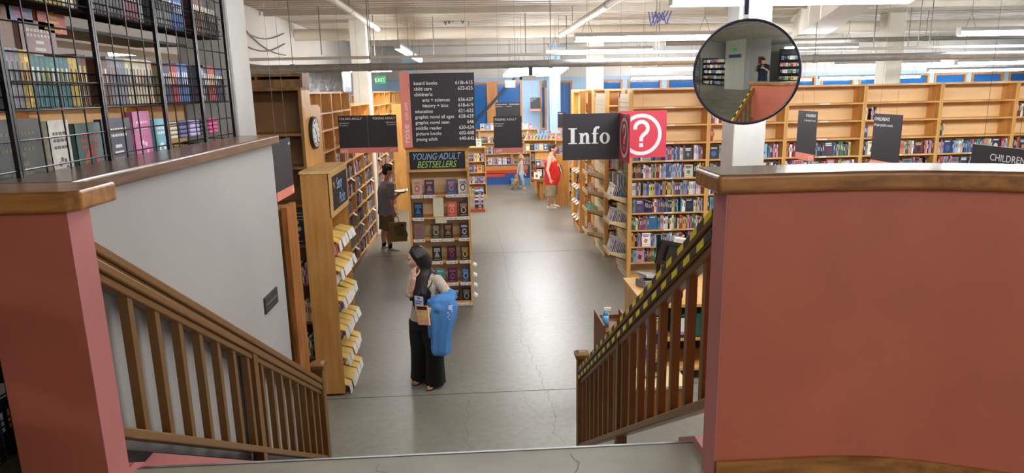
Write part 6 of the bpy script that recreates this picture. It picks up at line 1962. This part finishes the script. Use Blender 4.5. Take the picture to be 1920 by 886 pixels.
MB().box(0.006, 0.03, -0.078, 0.078, -0.108, 0.108, M=MM).build('pages', PAGES, t)

# ---------------------------------------------------------------- girl with plush animal
Yc = 22.1
def Wc(px, py, dy=0.0): return at(px, py, Yc + dy)
k = 0.60
f = Vector((0.95, -0.3, 0)).normalized(); r = right_of(f)
J = dict(head=Wc(977.5, 295.0), neck=Wc(976, 302.5), chest=Wc(976, 308.5), waist=Wc(976.5, 317), pelvis=Wc(977, 324))
J['shR'] = J['neck'] + r * 0.115 + Vector((0, 0, -0.04)); J['shL'] = J['neck'] - r * 0.115 + Vector((0, 0, -0.04))
J['elR'] = Wc(971, 317, -0.13); J['wrR'] = Wc(969.5, 328, -0.15)
J['elL'] = Wc(980, 317, 0.14); J['wrL'] = Wc(984, 325, 0.12)
J['hipR'] = J['pelvis'] + r * 0.06 + Vector((0, 0, -0.03)); J['hipL'] = J['pelvis'] - r * 0.06 + Vector((0, 0, -0.03))
J['knR'] = Wc(980, 337, -0.05); J['knL'] = Wc(977, 336, 0.05)
J['anR'] = onfloor(981.5, 353) + Vector((0, 0, 0.06)); J['anL'] = onfloor(973.5, 350.5) + Vector((0, 0, 0.06))
J['toeR'] = J['anR'] + Vector((0.09, -0.02, 0)); J['toeL'] = J['anL'] + Vector((0.09, -0.02, 0))
GP = [(0, -0.3, 0.16, 0.13), (0, 0.2, 0.165, 0.135), (1, 0.0, 0.15, 0.125), (2, 0.0, 0.16, 0.13), (2, 0.5, 0.15, 0.10), (2, 0.8, 0.11, 0.08), (2, 1, 0.06, 0.055)]
hands = [(J['wrR'], Vector((-0.1, 0, -1)), Vector((0.3, 0.9, 0)), 0.9, 1), (J['wrL'], Vector((0.3, 0, -1)), Vector((0.2, -0.9, 0)), 0.4, -1)]
tc_, R, L0 = person('small girl in pastel outfit walking with a plush animal', J, f, Vector((0.96, -0.28, 0)), k, 0.80, 0.15, 0, SKIN2, GP, 1.0, 0.007, hands)
PT = mat('pastel_cloth', (214, 190, 220), 0.8, noise=0.5, nscale=9, col2=(150, 210, 220))
b = MB(); b.loft(torso_rings(J, f, k, 0.02, [(0, -0.4, 0.18, 0.15)] + GP[:5]))
for s in 'LR':
    b.chain([J['hip' + s], J['kn' + s], J['kn' + s].lerp(J['an' + s], 0.7)], [0.07, 0.055, 0.05], 12, sub=3)
cloth('romper', b, PT, tc_, L0, 0.009)
b = MB(); b.ball(J['head'] + R @ Vector((0, 0.02, 0.02)), (0.07, 0.082, 0.092), 20, 14, R); rr = random.Random(2)
for q in range(26):
    a = -0.2 + 3.5 * q / 25
    p0 = J['head'] + R @ Vector((0, 0.01, 0.1)); p1 = J['head'] + R @ Vector((cos(a) * 0.072, sin(a) * 0.082 + 0.01, 0.0)); p2 = J['neck'] - f * (0.05 + rr.uniform(0, 0.03)) + r * (0.09 * (rr.random() - 0.5)) + Vector((0, 0, -0.02 - rr.uniform(0, 0.12)))
    b.chain([p0, p1, p2], [0.012, 0.017, 0.009], 6, ball=False)
cloth('hair', b, mat('blond_hair', (190, 150, 96), 0.6, bump=0.4, nscale=30), tc_, L0, 0.007, 1)
for s in 'LR': shoe(tc_, L0, J['an' + s], J['toe' + s], mat('pink_shoe', (226, 196, 196), 0.6), 0.62)
# plush animal hanging from her hand
TANP = mat('plush_tan', (206, 164, 110), 0.95, noise=0.25, nscale=18, bump=0.6)
c0 = J['wrR'] + Vector((-0.01, 0, -0.07))
t = thing('plush_animal', 'tan plush animal dangling from the small girl\'s hand', 'plush toy', c0)
MB().chain([(0, 0, 0), (-0.03, 0, -0.10), (-0.09, 0, -0.22)], [0.045, 0.075, 0.06], 12).build('body', TANP, t, True)
MB().ball((-0.02, 0, 0.02), (0.06, 0.055, 0.065), 14, 10).build('head', TANP, t, True)
for d, nm in (((-0.20, -0.02, -0.40), 'leg'), ((-0.15, 0.05, -0.42), 'leg'), ((-0.17, -0.05, -0.22), 'leg'), ((0.06, 0.04, -0.30), 'leg')):
    st = (-0.09, d[1], -0.2) if d[2] < -0.35 else (-0.03, d[1], -0.1)
    MB().chain([st, Vector(st).lerp(Vector(d), 0.5), d], [0.03, 0.024, 0.026], 10).build('leg', TANP, t, True)
for s in (-1, 1): MB().ball((-0.03, 0.045 * s, 0.07), (0.015, 0.02, 0.03), 8, 6).build('ear', TANP, t, True)

# ---------------------------------------------------------------- photographer, seen in the mirror
z0 = LZ
V = lambda x, y, z: Vector((x, y, z0 + z))
f = Vector((0.05, 1, 0)).normalized(); r = right_of(f)
J = dict(head=V(0.02, -0.42, 1.62), neck=V(0.02, -0.44, 1.47), chest=V(0.02, -0.44, 1.28), waist=V(0.02, -0.44, 1.08), pelvis=V(0.02, -0.44, 0.92))
J['shR'] = J['neck'] + r * 0.19 + Vector((0, 0, -0.06)); J['shL'] = J['neck'] - r * 0.19 + Vector((0, 0, -0.06))
J['elR'] = V(0.28, -0.34, 1.22); J['wrR'] = V(0.16, -0.13, 1.36); J['elL'] = V(-0.24, -0.34, 1.22); J['wrL'] = V(-0.15, -0.13, 1.36)
for s, q in (('R', 1), ('L', -1)):
    J['hip' + s] = J['pelvis'] + r * 0.09 * q + Vector((0, 0, -0.04)); J['kn' + s] = V(0.02 + 0.1 * q, -0.43, 0.5); J['an' + s] = V(0.02 + 0.1 * q, -0.46, 0.09); J['toe' + s] = J['an' + s] + Vector((0, 0.15, 0))
hands = [(J['wrR'], Vector((-0.6, 0.45, 0.1)), Vector((-0.5, -0.5, 0)), 0.5, 1), (J['wrL'], Vector((0.6, 0.45, 0.1)), Vector((0.5, -0.5, 0)), 0.5, -1)]
t = thing('person', 'man in navy t-shirt and cap taking the photo, seen in the mirror', 'person', (0.02, -0.44, z0))
loc = t.location.copy(); Rm = head_frame(f, 0.1)
b = MB(); add_head(b, J['head'], Rm, 1.0); b.chain([J['neck'], J['head']], [0.058, 0.05], 12); b.loft(torso_rings(J, f, 1.0, 0, MP_))
for s in 'LR':
    b.chain([J['sh' + s], J['el' + s], J['wr' + s]], [0.05, 0.04, 0.028], 12); b.chain([J['hip' + s], J['kn' + s], J['an' + s]], [0.085, 0.056, 0.04], 12)
for h in hands: add_hand(b, h[0], h[1], h[2], 1.0, h[3], h[4])
o = b.build('body', SKIN, None); remesh(o, 0.009, 2); reloc(o, t, loc)
b = MB(); b.loft(torso_rings(J, f, 1.0, 0.016, MP_[:-1]))
for s in 'LR': b.chain([J['neck'], J['sh' + s], J['sh' + s].lerp(J['el' + s], 0.75)], [0.065, 0.072, 0.07], 12)
cloth('t_shirt', b, mat('navy_tee', (30, 42, 60), 0.85), t, loc, 0.014)
b = MB()
for s in 'LR': b.chain([J['hip' + s], J['kn' + s], J['an' + s]], [0.105, 0.085, 0.07], 14)
b.loft([ering(J['pelvis'] + Vector((0, 0, z)), r, f, 0.18, 0.14, 24) for z in (-0.1, 0.06)]); cloth('trousers', b, mat('dark_jeans', (40, 44, 56), 0.85), t, loc, 0.014)
for s in 'LR':
    q = MB(); q.chain([J['an' + s] - Vector((0, 0, 0.04)), J['toe' + s] - Vector((0, 0, 0.045))], [0.045, 0.04], 12); reloc(q.build('shoe', BLACK, None, True), t, loc)
b = MB(); b.ball(J['head'] + Rm @ Vector((0, 0.01, 0.045)), (0.086, 0.105, 0.09), 20, 14, Rm); b.ball(J['head'] + Rm @ Vector((0, -0.11, 0.05)), (0.06, 0.06, 0.008), 16, 8, Rm)
reloc(b.build('cap', BLACK, None, True), t, loc)
t = thing('phone', 'black phone held by the photographer, seen in the mirror', 'phone', (0, -0.045, EYE - 0.0))
MB().box(-0.08, 0.08, -0.008, 0, -0.04, 0.036).build('phone_body', BLACK, t)
